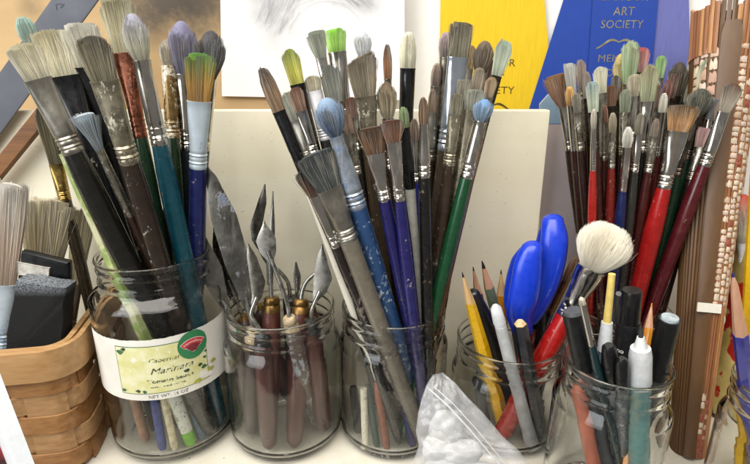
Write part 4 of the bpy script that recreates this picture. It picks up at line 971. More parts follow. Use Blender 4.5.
# short printed paper tube inside the middle jar
def inner_tube():
    A,B=at(364,388,-1.9),at_z(366,446,.55); th=Thing('paper_tube','short white printed tube seen through the middle jar glass','tube',B)
    th.part('tube_wall',G().tube([B,vlerp(B,A,.5),A],[.24,.25,.24],14),paint('cfc9b4',.5,0,'5a5648',.58,scale=700,var=.1))
inner_tube()
def jar1_inside():
    for jn,nm,lab,cat,T,B,y,r_,m,extra in ((1,'paint_tube','lime green tube with white printed strip at the bottom of the labelled jar','tube',(176,400),(194,449),-3.1,.42,paint('6fb52c',.4,coat=.3),1),(1,'crayon','slate blue crayon low inside the labelled jar','crayon',(155,402),(163,449),-3.0,.3,paint('3f4a86',.5),0),(1,'chopstick','cream stick low inside the labelled jar beside the blue crayon','stick',(165,402),(175,452),-3.1,.26,paint('cfc4a4',.5),0),(1,'pencil','grey-blue pencil behind the lime green tube in the labelled jar','pencil',(190,398),(209,444),-2.4,.33,paint('4d6478',.45),0),
        (1,'crayon','tan wooden crayon at the foot of the labelled jar nearest the basket','crayon',(136,404),(146,440),-2.2,.36,paint('8a6244',.55),0),(1,'charcoal_stick','dark charcoal stick low inside the labelled jar, furthest from the basket','stick',(208,396),(222,430),-1.2,.36,paint('1c1c1e',.7),0),(1,'charcoal_stick','short dark charcoal stick behind the slate blue crayon in the labelled jar','stick',(146,396),(155,430),-.6,.34,paint('2a2624',.7),0),
        (3,'crayon','russet crayon low inside the middle jar beside the white printed tube','crayon',(378,390),(387,449),-2.9,.27,paint('7a4632',.5),0),(3,'crayon','dark green crayon low inside the middle jar','crayon',(369,392),(377,447),-2.4,.25,paint('22382e',.5),0),(3,'charcoal_stick','dark charcoal stick at the foot of the middle jar nearest the knife jar','stick',(354,392),(359,432),-1.4,.32,paint('2c2622',.7),0),
        (3,'crayon','violet blue crayon low inside the middle jar behind the zip bag','crayon',(402,388),(414,447),-2.6,.32,paint('1d1a52',.45),0),(4,'charcoal_stick','dark charcoal stick at the foot of the pencil jar behind the zip bag','stick',(478,384),(486,424),-1.5,.4,paint('242426',.7),0),(4,'crayon','olive crayon at the foot of the pencil jar beside the frosted marker','crayon',(530,392),(538,430),-1.5,.36,paint('4a4a34',.5),0)):
        A=at(*T,.2+y+.6); Bp=at_z(*B,.55); cx,cy=JARS[jn][:2]; dx,dy=Bp[0]-cx,Bp[1]-cy; d=math.hypot(dx,dy); rf,rt=JARS[jn][5]-.7,JARS[jn][4]-.75
        if d>rf: Bp=(cx+dx*rf/d,cy+dy*rf/d,.55)
        A=vadd(A,vmul(vsub(A,Bp),.5 if jn==1 else .15)); dx,dy=A[0]-cx,A[1]-cy; d=math.hypot(dx,dy)
        if d>rt: A=(cx+dx*rt/d,cy+dy*rt/d,A[2])
        th=Thing(nm,lab,cat,Bp); o=th.part('barrel',G().tube([Bp,vlerp(Bp,A,.06),vlerp(Bp,A,.94),A],[r_*.7,r_,r_,r_*.7],16),m)
        if extra:
            th.part('printed_strip',G().tube([vlerp(Bp,A,.22),vlerp(Bp,A,.85)],r_*1.02,16),paint('d5d8cc',.5,0,'4a5048',.56,scale=600,var=.05),o)
jar1_inside()
# ---------------------------------------------------------------- scissors
def scissors():
    yt,bx,by=SOL['scissors']; cx,cy=JARS[4][:2]; B=(cx+bx,cy+by,FLOOR); T=at(545,225,cy+yt)
    piv=on_line(T,B,372); th=Thing('scissors','scissors with bright blue plastic handles standing in the pencil jar','scissors',B)
    blue=paint('1238be',.32,coat=.2,var=.06)
    yb=piv[1]
    def loop(cl,wl,y0,y1,label):
        """one finger loop: an elongated ring seen almost edge-on"""
        P=[]
        n=len(cl)
        pts=[at(u,v,y0+(y1-y0)*i/(n-1)) for i,(u,v) in enumerate(cl)]
        # ring: go up along the near side, return along the far side (offset in depth)
        a=vnorm(vsub(pts[0],pts[-1])); out=[]; rad=[]
        for i,p in enumerate(pts): out.append(vadd(p,(0,-.75*math.sin(math.pi*(i+.35)/(n-.3)),0))); rad.append(wl[i])
        for i in range(n-1,-1,-1): out.append(vadd(pts[i],(.12,.95*math.sin(math.pi*(i+.35)/(n-.3)),0))); rad.append(wl[i]*.92)
        # resample as a closed tube
        m=len(out); q=[]; rq=[]
        for i in range(m):
            for k in range(4):
                t=k/4; p0,p1,p2,p3=out[i-1],out[i],out[(i+1)%m],out[(i+2)%m]
                q.append(tuple(.5*((2*p1[d])+(-p0[d]+p2[d])*t+(2*p0[d]-5*p1[d]+4*p2[d]-p3[d])*t*t+(-p0[d]+3*p1[d]-3*p2[d]+p3[d])*t**3) for d in range(3)))
                rq.append(rad[i]+(rad[(i+1)%m]-rad[i])*t)
        M=len(q); rings=[]
        for i in range(M):
            ax=vnorm(vsub(q[(i+1)%M],q[i-1])); sx=vnorm(vcross(ax,(1,0,.1))); sx=(1,0,0) if vlen(sx)<.1 else sx; sy=vnorm(vcross(ax,sx)); k=depth(q[i])/F_PX
            rings.append([vadd(q[i],vadd(vmul(sx,.55*math.cos(2*math.pi*z/14)),vmul(sy,rq[i]*k*math.sin(2*math.pi*z/14)))) for z in range(14)])
        g=G().loft(rings,closed=True); th.part('handle_loop',g,blue,angle=80)
    loop([(552,223),(552,236),(549,254),(544,274),(538,294),(530,316)],[11,13.5,14,14,13,10],piv[1]+1.5,piv[1]+.6,None)
    loop([(531,250),(526,263),(523,280),(520,297),(518,311),(522,328)],[11,14.5,15.5,15.5,14,10],piv[1]-.6,piv[1]-.2,None)
    steel=FERR['silver']()
    top=vadd(at(529,330,piv[1]+.2),(0,0,0))
    for s_,dy in ((-1,-.12),(1,.12)):
        g=G(); a=vnorm(vsub(top,B)); side=(1,0,0); rings=[]
        for t,w in ((0,.5),(.25,.62),(.5,.6),(.8,.4),(1,.06)):
            p=vadd(vlerp(top,B,t),(s_*.12*(1-t),dy,0)); rings.append([vadd(p,(w,-.06,0)),vadd(p,(w,.06,0)),vadd(p,(-w,.06,0)),vadd(p,(-w,-.06,0))])
        g.loft(rings); th.part('blade',g,steel,smooth=False)
    g=G().tube([vadd(vlerp(top,B,.25),(0,-.3,0)),vadd(vlerp(top,B,.25),(0,.3,0))],.22,16,ref=(0,0,1)); th.part('pivot_screw',g,steel)
scissors()
# ---------------------------------------------------------------- palette knives
def knife(blade,neck,fer,bot,y0,y1,bm,fm,hm,label,wh=18,handle_splat=None):
    cx,cy,H,rr,R,rb,w=JARS[2]
    B=at_z(*bot,.55); dx,dy=B[0]-cx,B[1]-cy; d=math.hypot(dx,dy)
    if d>2.95: B=(cx+dx*2.95/d,cy+dy*2.95/d,.55)
    th=Thing('palette_knife',label,'palette knife',B,'palette knives in the jar')
    vs=[b[1] for b in blade]; v0,v1=min(vs),fer[0][1]
    Y=lambda v:y0+(y1-y0)*min(1,max(0,(v-v0)/(v1-v0)))
    P=[at(u,v,Y(v)) for u,v,_ in blade]; g=G(); rings=[]
    # denser blade outline
    for i in range(len(P)-1):
        for k in range(5 if i<len(P)-2 else 6):
            t=k/5; p=vlerp(P[i],P[i+1],t); e=t*t*(3-2*t)*.5+t*.5; wd=(blade[i][2]+(blade[i+1][2]-blade[i][2])*e)*.5*depth(p)/F_PX
            a=vnorm(vsub(P[0],P[-1])); s=vnorm(vcross(a,vnorm(vsub(p,CAMP)))); n=vnorm(vcross(s,a)); tw=.25; s2=vadd(vmul(s,math.cos(tw)),vmul(n,math.sin(tw))); n2=vadd(vmul(n,math.cos(tw)),vmul(s,-math.sin(tw)))
            rings.append([vadd(p,vmul(s2,wd)),vadd(p,vadd(vmul(s2,wd*.5),vmul(n2,.045))),vadd(p,vadd(vmul(s2,-wd*.5),vmul(n2,.045))),vadd(p,vmul(s2,-wd)),vadd(p,vadd(vmul(s2,-wd*.5),vmul(n2,-.03))),vadd(p,vadd(vmul(s2,wd*.5),vmul(n2,-.03)))])
    g.loft(rings); th.part('blade',g,bm,angle=60)
    N=[P[-2]]+[at(u,v,Y(v)) for u,v in neck]+[at(*fer[0],Y(fer[0][1]))]
    q=[]
    for i in range(len(N)-1):
        for k in range(5):
            t=k/5; p0,p1,p2,p3=N[max(i-1,0)],N[i],N[i+1],N[min(i+2,len(N)-1)]
            q.append(tuple(.5*((2*p1[d])+(-p0[d]+p2[d])*t+(2*p0[d]-5*p1[d]+4*p2[d]-p3[d])*t*t+(-p0[d]+3*p1[d]-3*p2[d]+p3[d])*t**3) for d in range(3)))
    q.append(vadd(N[-1],vmul(vnorm(vsub(B,N[-1])),.4)))
    th.part('neck',G().tube(q,.15,10),paint('b4b2ac',.25,1.0,dirt='6a6458',scale=300),angle=80)
    F0=N[-1]; F1=vadd(F0,vmul(vnorm(vsub(B,F0)),1.05)); rh=wh*.5*depth(F0)/F_PX
    th.part('ferrule',G().tube([F0,vlerp(F0,F1,.1),vlerp(F0,F1,.45),vlerp(F0,F1,.5),vlerp(F0,F1,.56),F1],[rh*.7,rh*.85,rh*.9,rh*.82,rh*.92,rh*.95],18),fm,angle=50)
    hb=[(0,.93),(.06,1.0),(.3,1.1),(.6,1.12),(.85,1.0),(.96,.8),(1,.4)]
    th.part('handle',G().tube([vlerp(F1,B,t) for t,_ in hb],[rh*k for _,k in hb],18),hm,angle=60)
steelb=paint('75726b',.28,1.0,None,dirt='6a665c',scale=330,var=.1); paintb=paint('838079',.26,1.0,'5f6a84',.60,scale=150,dirt='6a665c',var=.1); light=paint('8a8780',.3,1.0,None,dirt='7d786c',scale=330,var=.1)
dark=paint('77736a',.24,1.0,None,dirt='4a463c',scale=330,var=.1)
brass=paint('80653a',.36,.9,dirt='6b5228'); bronze=paint('8a6a3c',.35,.85,dirt='5a4020'); blackf=paint('151414',.35,coat=.3); beigef=paint('b5a284',.45,.3,dirt='8a7860')
redw=paint('4a2620',.35,var=.3,coat=.3,bmp=.03,scale=200); redw2=paint('522c24',.4,var=.35,coat=.2,bmp=.03,scale=200); paintw=paint('5b4a42',.45,0,'a9b0b4',.48,scale=150,var=.3); darkw=paint('3a2a26',.4,var=.3,coat=.2,bmp=.03,scale=200)
knife([(208,167,2),(212,180,12),(224,218,26),(237,262,25),(246,298,12),(249,312,5)],[(251,320)],((254,328),),(252,432),.2,-1.4,paintb,beigef,darkw,'large palette knife with blue-smeared blade, tallest in the knife jar')
knife([(192,221,2),(198,238,15),(210,270,24),(222,300,13),(229,312,5)],[(233,319)],((238,326),),(238,420),1.0,-.4,light,blackf,darkw,'pale steel palette knife overlapping the tall labelled jar')
knife([(214,226,2),(219,246,13),(228,280,17),(236,304,6)],[(240,310)],((244,318),),(262,405),2.3,1.2,dark,bronze,darkw,'dark tarnished palette knife between the two leaning blades')
knife([(248,244,2),(252,258,10),(258,282,15),(257,297,10),(253,307,4)],[(251,314),(255,322)],((262,333),),(270,447),-.9,-2.3,dark,blackf,redw,'dark leaf-shaped palette knife with bent chrome neck')
knife([(265,184,1.5),(262,203,9),(256,226,12),(256,240,9),(259,249,4)],[(267,262),(279,271),(288,283)],((290,297),),(306,405),2.6,1.6,steelb,blackf,redw2,'narrow leaf blade palette knife with black ferrule, tip beside the thin spike')
knife([(273,191,1),(272,230,6),(270,262,8),(270,285,6)],[(271,291)],((272,297),),(268,440),1.4,.1,steelb,brass,redw2,'thin spiked palette knife with brass ferrule and red-brown handle',18)
knife([(264,221,1.5),(266,240,20),(268,251,17),(271,263,4.5)],[(279,280),(285,297),(288,308)],((289,317),),(316,424),-.6,-2.1,light,beigef,paintw,'diamond-shaped painting trowel with bent neck and paint-crusted handle',16)
knife([(322,244,1.5),(322,260,11),(323,277,19),(320,291,14),(315,301,5)],[(312,309)],((311,319),),(326,430),.2,-.9,steelb,blackf,redw,'broad leaf palette knife leaning towards the middle jar')
knife([(326,262,2),(322,268,7),(318,274,5)],[(308,280),(303,289)],((301,299),),(294,446),1.8,.9,bronze,bronze,redw,'palette knife with hooked bronze neck behind the broad leaf blade',18)
knife([(240,262,1.5),(243,278,9),(247,296,9),(250,306,4)],[(253,313)],((257,321),),(292,400),2.6,2.2,steelb,brass,redw2,'short palette knife behind the dark leaf-shaped blade',17)
knife([(296,262,1.5),(297,276,8),(297,290,6)],[(297,296)],((297,303),),(318,398),3.0,2.4,light,bronze,redw,'small slim palette knife at the back of the knife jar',17)
for lab,T_,b_,m_,r_ in (('black tool handle standing at the back of the knife jar','x',(-1.9,1.9),darkw,.62),('dark brown tool handle at the far side of the knife jar','x',(.3,2.4),darkw,.6),('reddish tool handle against the back of the knife jar','x',(2.2,1.5),redw,.6),('dark tool handle at the side of the knife jar nearest the labelled jar','x',(-2.75,.1),darkw,.58)):
    cx,cy=JARS[2][:2]; p=(cx+b_[0],cy+b_[1],.55); q=(cx+b_[0]*.92,cy+b_[1]*.95,9.3); th=Thing('tool_handle',lab,'handle',p,'palette knives in the jar')
    th.part('grip',G().tube([p,vlerp(p,q,.04),vlerp(p,q,.3),vlerp(p,q,.7),vlerp(p,q,.96),q],[r_*.5,r_*.85,r_*1.1,r_,r_*.85,r_*.5],16),m_)
    th.part('end_cap',G().tube([q,vadd(q,(0,0,.35))],[r_*.6,r_*.5],14),bronze)
# ---------------------------------------------------------------- woven basket at the left
def basket():
    ox,oy,rot=-19.75,-4.3,math.radians(10); W,D,H,rc=17.0,15.0,9.7,1.6
    def path(s,off=0.0):
        """point and outward normal at arc length s round the rounded rectangle (starts at the front, runs to the right wall)"""
        x0,x1,y0,y1=-W,0,0,D; r=rc
        segs=[('l',(x0+r,y0),(x1-r,y0),(0,-1)),('c',(x1-r,y0+r),-90),('l',(x1,y0+r),(x1,y1-r),(1,0)),('c',(x1-r,y1-r),0),('l',(x1-r,y1),(x0+r,y1),(0,1)),('c',(x0+r,y1-r),90),('l',(x0,y1-r),(x0,y0+r),(-1,0)),('c',(x0+r,y0+r),180)]
        q=math.pi*r/2
        for sg in segs:
            l=math.hypot(sg[2][0]-sg[1][0],sg[2][1]-sg[1][1]) if sg[0]=='l' else q
            if s<=l:
                if sg[0]=='l': t=s/l; p=(sg[1][0]+(sg[2][0]-sg[1][0])*t,sg[1][1]+(sg[2][1]-sg[1][1])*t); n=sg[3]
                else: an=math.radians(sg[2]+90*s/l); n=(math.cos(an),math.sin(an)); p=(sg[1][0]+r*n[0],sg[1][1]+r*n[1])
                break
            s-=l
        p=(p[0]+n[0]*off,p[1]+n[1]*off); c,d=math.cos(rot),math.sin(rot)
        return (ox+p[0]*c-p[1]*d,oy+p[0]*d+p[1]*c),(n[0]*c-n[1]*d,n[0]*d+n[1]*c)
    per=2*(W-2*rc)+2*(D-2*rc)+2*math.pi*rc
    cx,cy=path(0)[0][0]+4,path(0)[0][1]+6
    th=Thing('woven_basket','woven light wood splint basket holding wide household brushes','basket',(-28,3,0))
    wm=wood('splint_wood','86603a','b48f64','x',60,.55); wm2=wood('splint_wood_dark','74491f','a87c4c','x',60,.55); rm=wood('rim_wood','9a7448','bf9a6c','x',50,.5)
    NS=18; sp=per/NS
    rows=5; z0=.35; pitch=1.48
    def ring(zb,zt,offf,thick,mat,name,n=216,closed=True,bow=.0):
        g=G(); rings=[]
        for i in range(n):
            s=per*i/n; o=offf(s); q=[]
            for (dz,do) in ((zb,0),(zb+.04,thick),( (zb+zt)/2,thick+bow),(zt-.04,thick),(zt,0),((zb+zt)/2,0)):
                (x,y),_=path(s,o+do); q.append((x,y,dz))
            rings.append(q)
        g.loft(rings,closed=True); return th.part(name,g,mat,angle=50)
    for k in range(rows):
        ph=k%2
        ring(z0+k*pitch+.05,z0+k*pitch+pitch-.03,lambda s:.02+.13*math.tanh(3.0*math.cos(math.pi*(s/sp)+ph*math.pi)),.09,wm if k%2 else wm2,'weaver_strip',bow=.0)
    for k in range(NS):
        g=G(); s0=sp*k; rings=[]
        for i in range(7):
            s=(s0-sp*.36+sp*.72*i/6)%per; (xa,ya),_=path(s,.0); (xb,yb),_=path(s,.1); rings.append([(xa,ya,.1),(xb,yb,.1),(xb,yb,8.4),(xa,ya,8.4)])
        g.loft(rings); th.part('stave',g,wm2 if k%2 else wm,smooth=True,angle=30)
    ro=ring(7.5,H,lambda s:.24,.32,rm,'outer_rim_band',bow=.06); ring(7.7,H-.12,lambda s:-.42,.34,rm,'inner_rim_band',bow=.02)
    for s in (9.3,28.0):
        (x,y),n=path(s,.6); p=(x,y,8.0); th.part('nail_head',G().tube([p,vadd(p,(n[0]*.06,n[1]*.06,0))],[.09,.05],8,ref=(0,0,1)),paint('3a2616',.5),ro)
    g=G(); q=[path(per*i/64,-.05)[0] for i in range(64)]; g.loft([[(x,y,.12) for x,y in q],[(x,y,.4) for x,y in q]]); th.part('base',g,wm2)
basket()
# brushes standing in the basket
def basket_brush(name,kind,T,yT,P,yP,vF,vG,wb,wf,wg,wh,ct,cr,fer,hc,label,seed):
    A,Q=at(*T,yT),at(*P,yP); d=vsub(Q,A); k=(.5-A[2])/d[2]; B=vadd(A,vmul(d,k))
    return make_brush(name,kind,A,B,vF,vG,wb,wf,wg,wh,ct,cr,fer,hc,None,label,'brushes in the basket',seed,hend=.9)
basket_brush('paintbrush','flat',(7,174),-.6,(2,350),-1.2,284,346,34,22,20,18,'e9e4da','cdb49c','paleblue','6a7684','household brush with long whitish bristles and pale blue ferrule, cut by the picture edge',501)
basket_brush('paintbrush','flat',(49,194),2.6,(38,340),1.4,262,320,46,34,30,20,'ddd3b6','cbbb92','dullsilver','6b4a2c','wide cream bristle brush behind the black foam brush',502)
basket_brush('paintbrush','flat',(86,204),4.0,(66,345),1.6,284,330,20,14,13,12,'b5aa86','c4b68c','dullsilver','7c7c78','narrow cream bristle brush between the basket brushes and labelled jar',503)
basket_brush('paintbrush','filbert',(41,100),4.0,(80,262),3.0,164,200,17,13,12,12,'3d3a26','5f5634','brass','2c2418','scruffy olive brush with brass ferrule behind the basket brushes',504)
def foam_brush():
    y=-1.7; th=Thing('foam_brush','black foam brush with paint-greyed edge and white tag standing in the basket','foam brush',at(38,372,-2.2))
    def slab(poly,y0,y1,mat,name,parent=None,rough=0.0,seed=1):
        g=G(); q=random.Random(seed); n=len(poly); P=[]
        for i in range(n):
            a,b=poly[i],poly[(i+1)%n]
            for k in range(6): P.append((a[0]+(b[0]-a[0])*k/6+q.gauss(0,rough),a[1]+(b[1]-a[1])*k/6+q.gauss(0,rough)))
        n=len(P); m=(y0+y1)/2
        g.loft([[(lambda p:(p[0],yy,p[2]))(at(u+(38-u)*sh,v+(320-v)*sh*.3,m)) for u,v in P] for yy,sh in ((y0,.05),(y0+.12,0),(y1-.12,0),(y1,.05))]); return th.part(name,g,mat,parent,angle=50)
    m,nt,b=new_mat('black_foam'); n=noise(nt,900,4,.7); n2=noise(nt,60,4,.6); tc=nt.nodes.new('ShaderNodeTexCoord'); sep=nt.nodes.new('ShaderNodeSeparateXYZ'); nt.links.new(tc.outputs['Object'],sep.inputs[0])
    zt=(at(40,284,y)[2]-at(38,372,-2.2)[2])*S
    mr=nt.nodes.new('ShaderNodeMapRange'); mr.inputs[1].default_value=zt-.006; mr.inputs[2].default_value=zt+.003; nt.links.new(sep.outputs[2],mr.inputs[0])
    mul=nt.nodes.new('ShaderNodeMath'); mul.operation='MULTIPLY'; nt.links.new(mr.outputs[0],mul.inputs[0]); rr_=ramp(nt,n.outputs[0],[(.38,(.1,.1,.1)),(.62,(1,1,1))]); nt.links.new(rr_.outputs[0],mul.inputs[1])
    c=mixc(nt,mul.outputs[0],lin('0c0d0e'),lin('8d939a')); nt.links.new(c,b.inputs['Base Color']); b.inputs['Roughness'].default_value=.9; bump(nt,n.outputs[0],.6,.001,b)
    slab([(22,276),(72,284),(68,330),(62,372),(8,372),(12,330)],-2.4,-1.1,m,'foam_head',rough=.6,seed=3)
    bk=slab([(24,250),(71,261),(71,286),(20,276)],-.9,-.3,paint('101214',.4),'plastic_core',rough=.1,seed=5)
    slab([(17,262),(50,268),(49,277),(18,274)],-1.02,-.93,paint('b5b0a8',.5),'white_tag',bk,rough=.1,seed=6)
foam_brush()
# ---------------------------------------------------------------- bag, card, bamboo roll, tin
from mathutils import noise as mnoise, Vector
def blob(c,rx,ry,rz,seed,amp=.25,n=22,m=14,fr=1.2):
    g=G(); rings=[]
    for j in range(m+1):
        ph=math.pi*(j+.02)/(m+.04); ring=[]
        for i in range(n):
            t=2*math.pi*i/n; d=Vector((math.sin(ph)*math.cos(t),math.sin(ph)*math.sin(t),math.cos(ph))); k=1+amp*mnoise.noise(d*fr+Vector((seed*7.1,seed,0)))+amp*.5*mnoise.noise(d*fr*3+Vector((seed,0,seed*3)))
            ring.append((c[0]+rx*k*d.x,c[1]+ry*k*d.y,c[2]+rz*k*d.z))
        rings.append(ring)
    return g.loft(rings)
def bag():
    base=at(475,520,-9.5)
    th=Thing('zip_bag','crumpled clear zip bag of white wadding leaning against the front of the jars','plastic bag',base)
    # outline rows: left and right pixel edges by height
    rows=[((433,375),(443,373)),((427,384),(455,383)),((422,398),(468,398)),((418,414),(483,413)),((416,432),(503,437)),((419,446),(518,450)),((413,462),(530,464)),((411,480),(548,486)),((408,512),(580,520))]
    nx=40; ny=64; g=G()
    def surf(i,j,side):
        t=j/ny*(len(rows)-1); k=min(int(t),len(rows)-2); f=t-k
        l=(rows[k][0][0]+(rows[k+1][0][0]-rows[k][0][0])*f,rows[k][0][1]+(rows[k+1][0][1]-rows[k][0][1])*f); r=(rows[k][1][0]+(rows[k+1][1][0]-rows[k][1][0])*f,rows[k][1][1]+(rows[k+1][1][1]-rows[k][1][1])*f)
        x=i/nx; u,v=l[0]+(r[0]-l[0])*x,l[1]+(r[1]-l[1])*x; tt=j/ny
        bul=math.sin(math.pi*x)**.6*(.12+1.0*min(1,tt*1.4))
        q=Vector((x*3.2,tt*5,side*3)); cr=.45*mnoise.noise(q*1.3)+.34*abs(mnoise.noise(q*2.6))+.16*abs(mnoise.noise(q*6))
        y=-6.3-2.2*tt+side*bul*.9+cr*math.sin(math.pi*x)**.4
        return at(u,v,y)
    vs=[surf(i,j,-1) for j in range(ny+1) for i in range(nx+1)]+[vadd(surf(i,j,1),(0,.03,0)) for j in range(ny+1) for i in range(nx+1)]
    N=(nx+1)*(ny+1); fs=[]
    for j in range(ny):
        for i in range(nx):
            a=j*(nx+1)+i; fs.append((a,a+nx+1,a+nx+2,a+1)); fs.append((N+a,N+a+1,N+a+nx+2,N+a+nx+1))
    edge=list(range(nx+1))+[j*(nx+1)+nx for j in range(1,ny+1)]+[ny*(nx+1)+i for i in range(nx-1,-1,-1)]+[j*(nx+1) for j in range(ny-1,0,-1)]
    for k in range(len(edge)): a,b=edge[k],edge[(k+1)%len(edge)]; fs.append((a,b,N+b,N+a))
    m,nt,b=new_mat('bag_film'); b.inputs['Base Color'].default_value=(.72,.73,.75,1); b.inputs['Roughness'].default_value=.10; n=noise(nt,34,3,.5); a=ramp(nt,n.outputs[0],[(.30,(.24,)*3),(.55,(.33,)*3),(.8,(.46,)*3)]); nt.links.new(a.outputs[0],b.inputs['Alpha']); bump(nt,n.outputs[0],.9,.004,b); b.inputs['Specular IOR Level'].default_value=.8
    bo=th.part('bag_film',g.add(vs,fs),m,angle=80)
    zl=[(429,388),(448,405),(470,429),(492,455),(515,484)]; P=[vadd(at(u,v,-6.3-2.2*min(1,(v-374)/140)-1.05*min(1,(v-370)/60)),(0,-.12,0)) for u,v in zl]
    for o,w in ((0,.06),(.26,.035)): th.part('zip_strip',G().tube([vadd(p,(o,0,o*.7)) for p in P],w,8),plastic_clear('zip_plastic','d4d5d8',.55,.2),bo)
    wad=Thing('white_wadding','white crumbly wadding packed inside the clear zip bag','wadding',base)
    wm=paint('b9b9b6',.85,var=.10,scale=300,bmp=.8)
    for k,(u,v,rx,rz,y) in enumerate(((446,430,1.05,1.3,-7.3),(437,450,.9,1.2,-7.6),(456,454,1.5,1.1,-7.7),(448,474,1.9,1.2,-8.1),(478,476,1.8,1.0,-8.2))): wad.part('wad',blob(at(u,v,y),rx,.7,rz,k+1,.2,40,26,1.0),wm,angle=80)
bag()
def card():
    y0=-10.5; e=[(-2,368),(40,478)]
    A=at(e[0][0],e[0][1],y0+.8); B=at(e[1][0],e[1][1],y0-1.2); a=vnorm(vsub(A,B)); s=vnorm(vcross(a,vnorm(vsub(A,CAMP)))); s=s if s[0]<0 else vmul(s,-1); n=vnorm(vcross(a,s)); n=n if n[1]<0 else vmul(n,-1)
    k=-B[2]/a[2] if a[2] else 0
    B=vadd(B,vmul(a,k)); A=vadd(A,vmul(a,1.5))
    th=Thing('picture_card','white-edged card with dark red picture leaning in the corner by the basket','card',B)
    L=vlen(vsub(A,B)); c=vadd(vlerp(A,B,.5),vmul(s,3.5)); g=G().box(c,s,a,n,3.5,L/2,.12); bd=th.part('white_border',g,paint('c9ccd0',.4,var=.03),smooth=False)
    m,nt,b=new_mat('red_print'); n1=noise(nt,70,4,.6); cc=ramp(nt,n1.outputs[0],[(.3,lin('23171c')),(.5,lin('8a2430')),(.6,lin('b03038')),(.75,lin('8a8488'))]).outputs[0]; nt.links.new(cc,b.inputs['Base Color']); b.inputs['Roughness'].default_value=.35
    th.part('print',G().box(vadd(c,vadd(vmul(n,.13),vmul(s,.45))),s,a,n,2.9,L/2-1.0,.012),m,bd,False)
    th.part('raised_edge',G().box(vadd(vlerp(A,B,.5),vadd(vmul(s,.33),vmul(n,.2))),s,a,n,.33,L/2,.12),paint('d0d4d8',.3,var=.03),bd,False)
card()
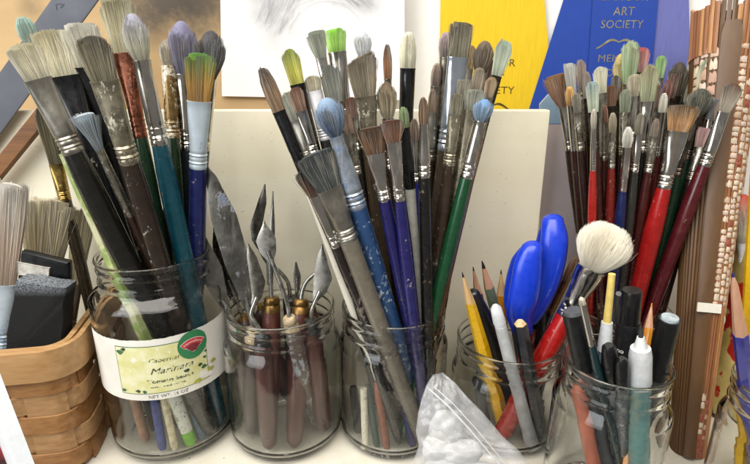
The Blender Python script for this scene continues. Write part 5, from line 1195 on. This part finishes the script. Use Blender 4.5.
def bamboo_roll():
    B=at(687,452,-2.4); T=at(729,13,7.4); a=vnorm(vsub(T,B)); L=vlen(vsub(T,B)); s=vnorm(vcross(a,(0,1,0))); s=s if s[0]>0 else vmul(s,-1); f=vnorm(vcross(a,s)); f=f if f[1]<0 else vmul(f,-1)
    th=Thing('bamboo_mat','rolled bamboo mat with woven white and pink stitching leaning beside the brush bundle','bamboo mat',(22.7,-2.6,0))
    R=lambda t:1.12+(2.3-1.12)*t
    q=random.Random(11)
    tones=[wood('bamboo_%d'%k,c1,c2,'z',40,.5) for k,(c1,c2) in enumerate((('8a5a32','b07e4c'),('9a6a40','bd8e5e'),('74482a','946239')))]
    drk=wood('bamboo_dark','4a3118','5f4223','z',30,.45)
    ns=42
    def pnt(ang,r,t): return vadd(vlerp(B,T,t),vadd(vmul(s,math.sin(ang)*r),vmul(f,math.cos(ang)*r)))
    for k in range(ns):
        ang=2*math.pi*k/ns; w=math.pi/ns*.84; g=G(); rings=[]; t1=1+q.uniform(-.012,.012)
        for t in (0.0,.5,t1): rings.append([pnt(ang-w,R(t)-.28,t),pnt(ang-w,R(t)+q.uniform(-.03,.03),t),pnt(ang,R(t)+.04,t),pnt(ang+w,R(t)+q.uniform(-.03,.03),t),pnt(ang+w,R(t)-.28,t)])
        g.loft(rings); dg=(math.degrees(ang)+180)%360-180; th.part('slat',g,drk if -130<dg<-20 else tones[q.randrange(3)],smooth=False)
        if -130<dg<-44:
            g=G(); w*=1.08; g.loft([[pnt(ang-w,R(t)-.1,t),pnt(ang-w,R(t)+.07,t),pnt(ang,R(t)+.11,t),pnt(ang+w,R(t)+.07,t),pnt(ang+w,R(t)-.1,t)] for t in (.89,.95,t1+.004)]); th.part('slat',g,tones[q.randrange(3)],smooth=False)
    for k in range(16):                                  # inner turn of the roll
        ang=2*math.pi*(k+.5)/16; w=math.pi/16*.8; g=G(); rr=[R(t)-.75 for t in (0,1)]
        g.loft([[pnt(ang-w,R(t)-1.0,t),pnt(ang-w,R(t)-.55,t),pnt(ang+w,R(t)-.55,t),pnt(ang+w,R(t)-1.0,t)] for t in (.0,.985)]); th.part('slat',g,tones[q.randrange(3)],smooth=False)
    # wide dark outer slat facing forward
    def wide(a0,a1,t0,t1,r,mat,name,label=None):
        g=G(); rings=[]
        for t in (t0,t0+(t1-t0)*.3,t0+(t1-t0)*.7,t0+(t1-t0)*.97,t1):
            e=.72 if t==t1 else 1; am=(a0+a1)/2; h=(a1-a0)/2*e
            rings.append([pnt(am-h,R(t)+.02,t)]+[pnt(am-h+2*h*i/6,R(t)+r,t) for i in range(7)]+[pnt(am+h,R(t)+.02,t)])
        g.loft(rings); o=th.part(name,g,mat,angle=30)
        if label: o['label']=label
        return o
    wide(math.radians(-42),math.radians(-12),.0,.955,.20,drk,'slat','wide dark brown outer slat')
    # woven thread stitches, columns of small blocks along the roll
    cols=[paint(c,.8,var=.15,scale=700) for c in ('c6b6a0','b99f88','ab8a78','c4ae9e')]; red=paint('8f4a3c',.8,var=.2)
    for ci,(a0,a1,t0,t1) in enumerate(((-10,4,.34,.90),(7,20,.32,.92),(23,37,.34,.90),(-76,-62,.66,.885),(-59,-44,.68,.885),(40,54,.3,.9),(-92,-79,.6,.885),(61,75,.3,.9),(-10,4,.0,.13),(7,20,.0,.13))):
        gs=[G(),G(),G()]; t=t0; 
        while t<t1:
            step=.0125*q.uniform(.8,1.5)*(1.6 if 2<ci<7 else 1)
            if q.random()<.92:
                g=gs[q.choice((0,0,1,2))]; r0,r1=math.radians(a0),math.radians(a1); jit=q.uniform(-.03,.03); hh=step*q.uniform(.82,.95); d=.055+q.uniform(-.02,.02); rows=[]
                for e,k in ((0,0),(.15,.7),(.5,1),(.85,.7),(1,0)):
                    rows.append([pnt(r0+jit+.015*(1-k)+(r1-r0)*x,R(t)+.02+d*k*(1-abs(2*x-1)**4*.75),t+hh*e) for x in (0,.12,.5,.88,1)])
                vs=[p for r_ in rows for p in r_]; g.add(vs,[(j*5+i,j*5+i+1,j*5+i+6,j*5+i+5) for j in range(4) for i in range(4)])
            t+=step
        for mi,g in enumerate(gs):
            if g.v: th.part('thread_stitches',g,red if (ci>=8 and mi) or (mi==2 and ci==1) else cols[(ci*2+mi)%4 if ci>2 else (0,3,1)[mi]],kind='stuff',angle=70)
    # white paper tab low on the roll
    p=pnt(math.radians(-18),R(.3)+.28,.335); th.part('paper_tab',G().box(p,s,a,f,.85,.32,.04),paint('d9d4c8',.6,var=.05),smooth=False)
bamboo_roll()
def tin():
    cx,cy,r,H=30.9,2.6,4.2,15.5; th=Thing('tin_can','yellow tin with red floral print at the picture edge behind the blue pencil','tin',(cx,cy,0))
    m,nt,b=new_mat('tin_print'); n=noise(nt,38,4,.55); n2=noise(nt,80,3,.5); c=ramp(nt,n2.outputs[0],[(.3,lin('a8904c')),(.7,lin('c6b274'))]).outputs[0]
    f=ramp(nt,n.outputs[0],[(.56,(0,0,0)),(.585,(1,1,1))]).outputs[0]; c=mixc(nt,f,c,lin('a82418')); n3=noise(nt,46,3,.5,(1.3,1,1)); f=ramp(nt,n3.outputs[0],[(.62,(0,0,0)),(.64,(1,1,1))]).outputs[0]; c=mixc(nt,f,c,lin('3c5a30'))
    nt.links.new(c,b.inputs['Base Color']); b.inputs['Roughness'].default_value=.35
    th.part('tin_wall',G().lathe([(r-.15,.0),(r,.1),(r,.35),(r-.06,.45),(r-.06,H-.5),(r,H-.35),(r,H),(r-.12,H),(r-.12,.3),(.01,.3)],cx,cy,64),m)
    th.part('rim_ring',G().lathe([(r+.02,H-.3),(r+.1,H-.15),(r+.1,H+.05),(r-.05,H+.12),(r-.16,H)],cx,cy,64),FERR['silver']())
    th.part('base_ring',G().lathe([(r-.1,.0),(r+.06,.02),(r+.08,.2),(r+.01,.34)],cx,cy,64),FERR['dark']())
tin()
# cream tuft with a red top at the picture edge, in the tin
def tuft():
    A=at(744,192,2.0); B=(29.5,2.6,.4)
    make_brush('paintbrush','mop',A,B,243,262,24,8,5,5,'a83a2c','d2c8a8','white','cbbb96',None,'cream tufted brush with red top standing in the yellow tin','brushes at the picture edge',777)
tuft()
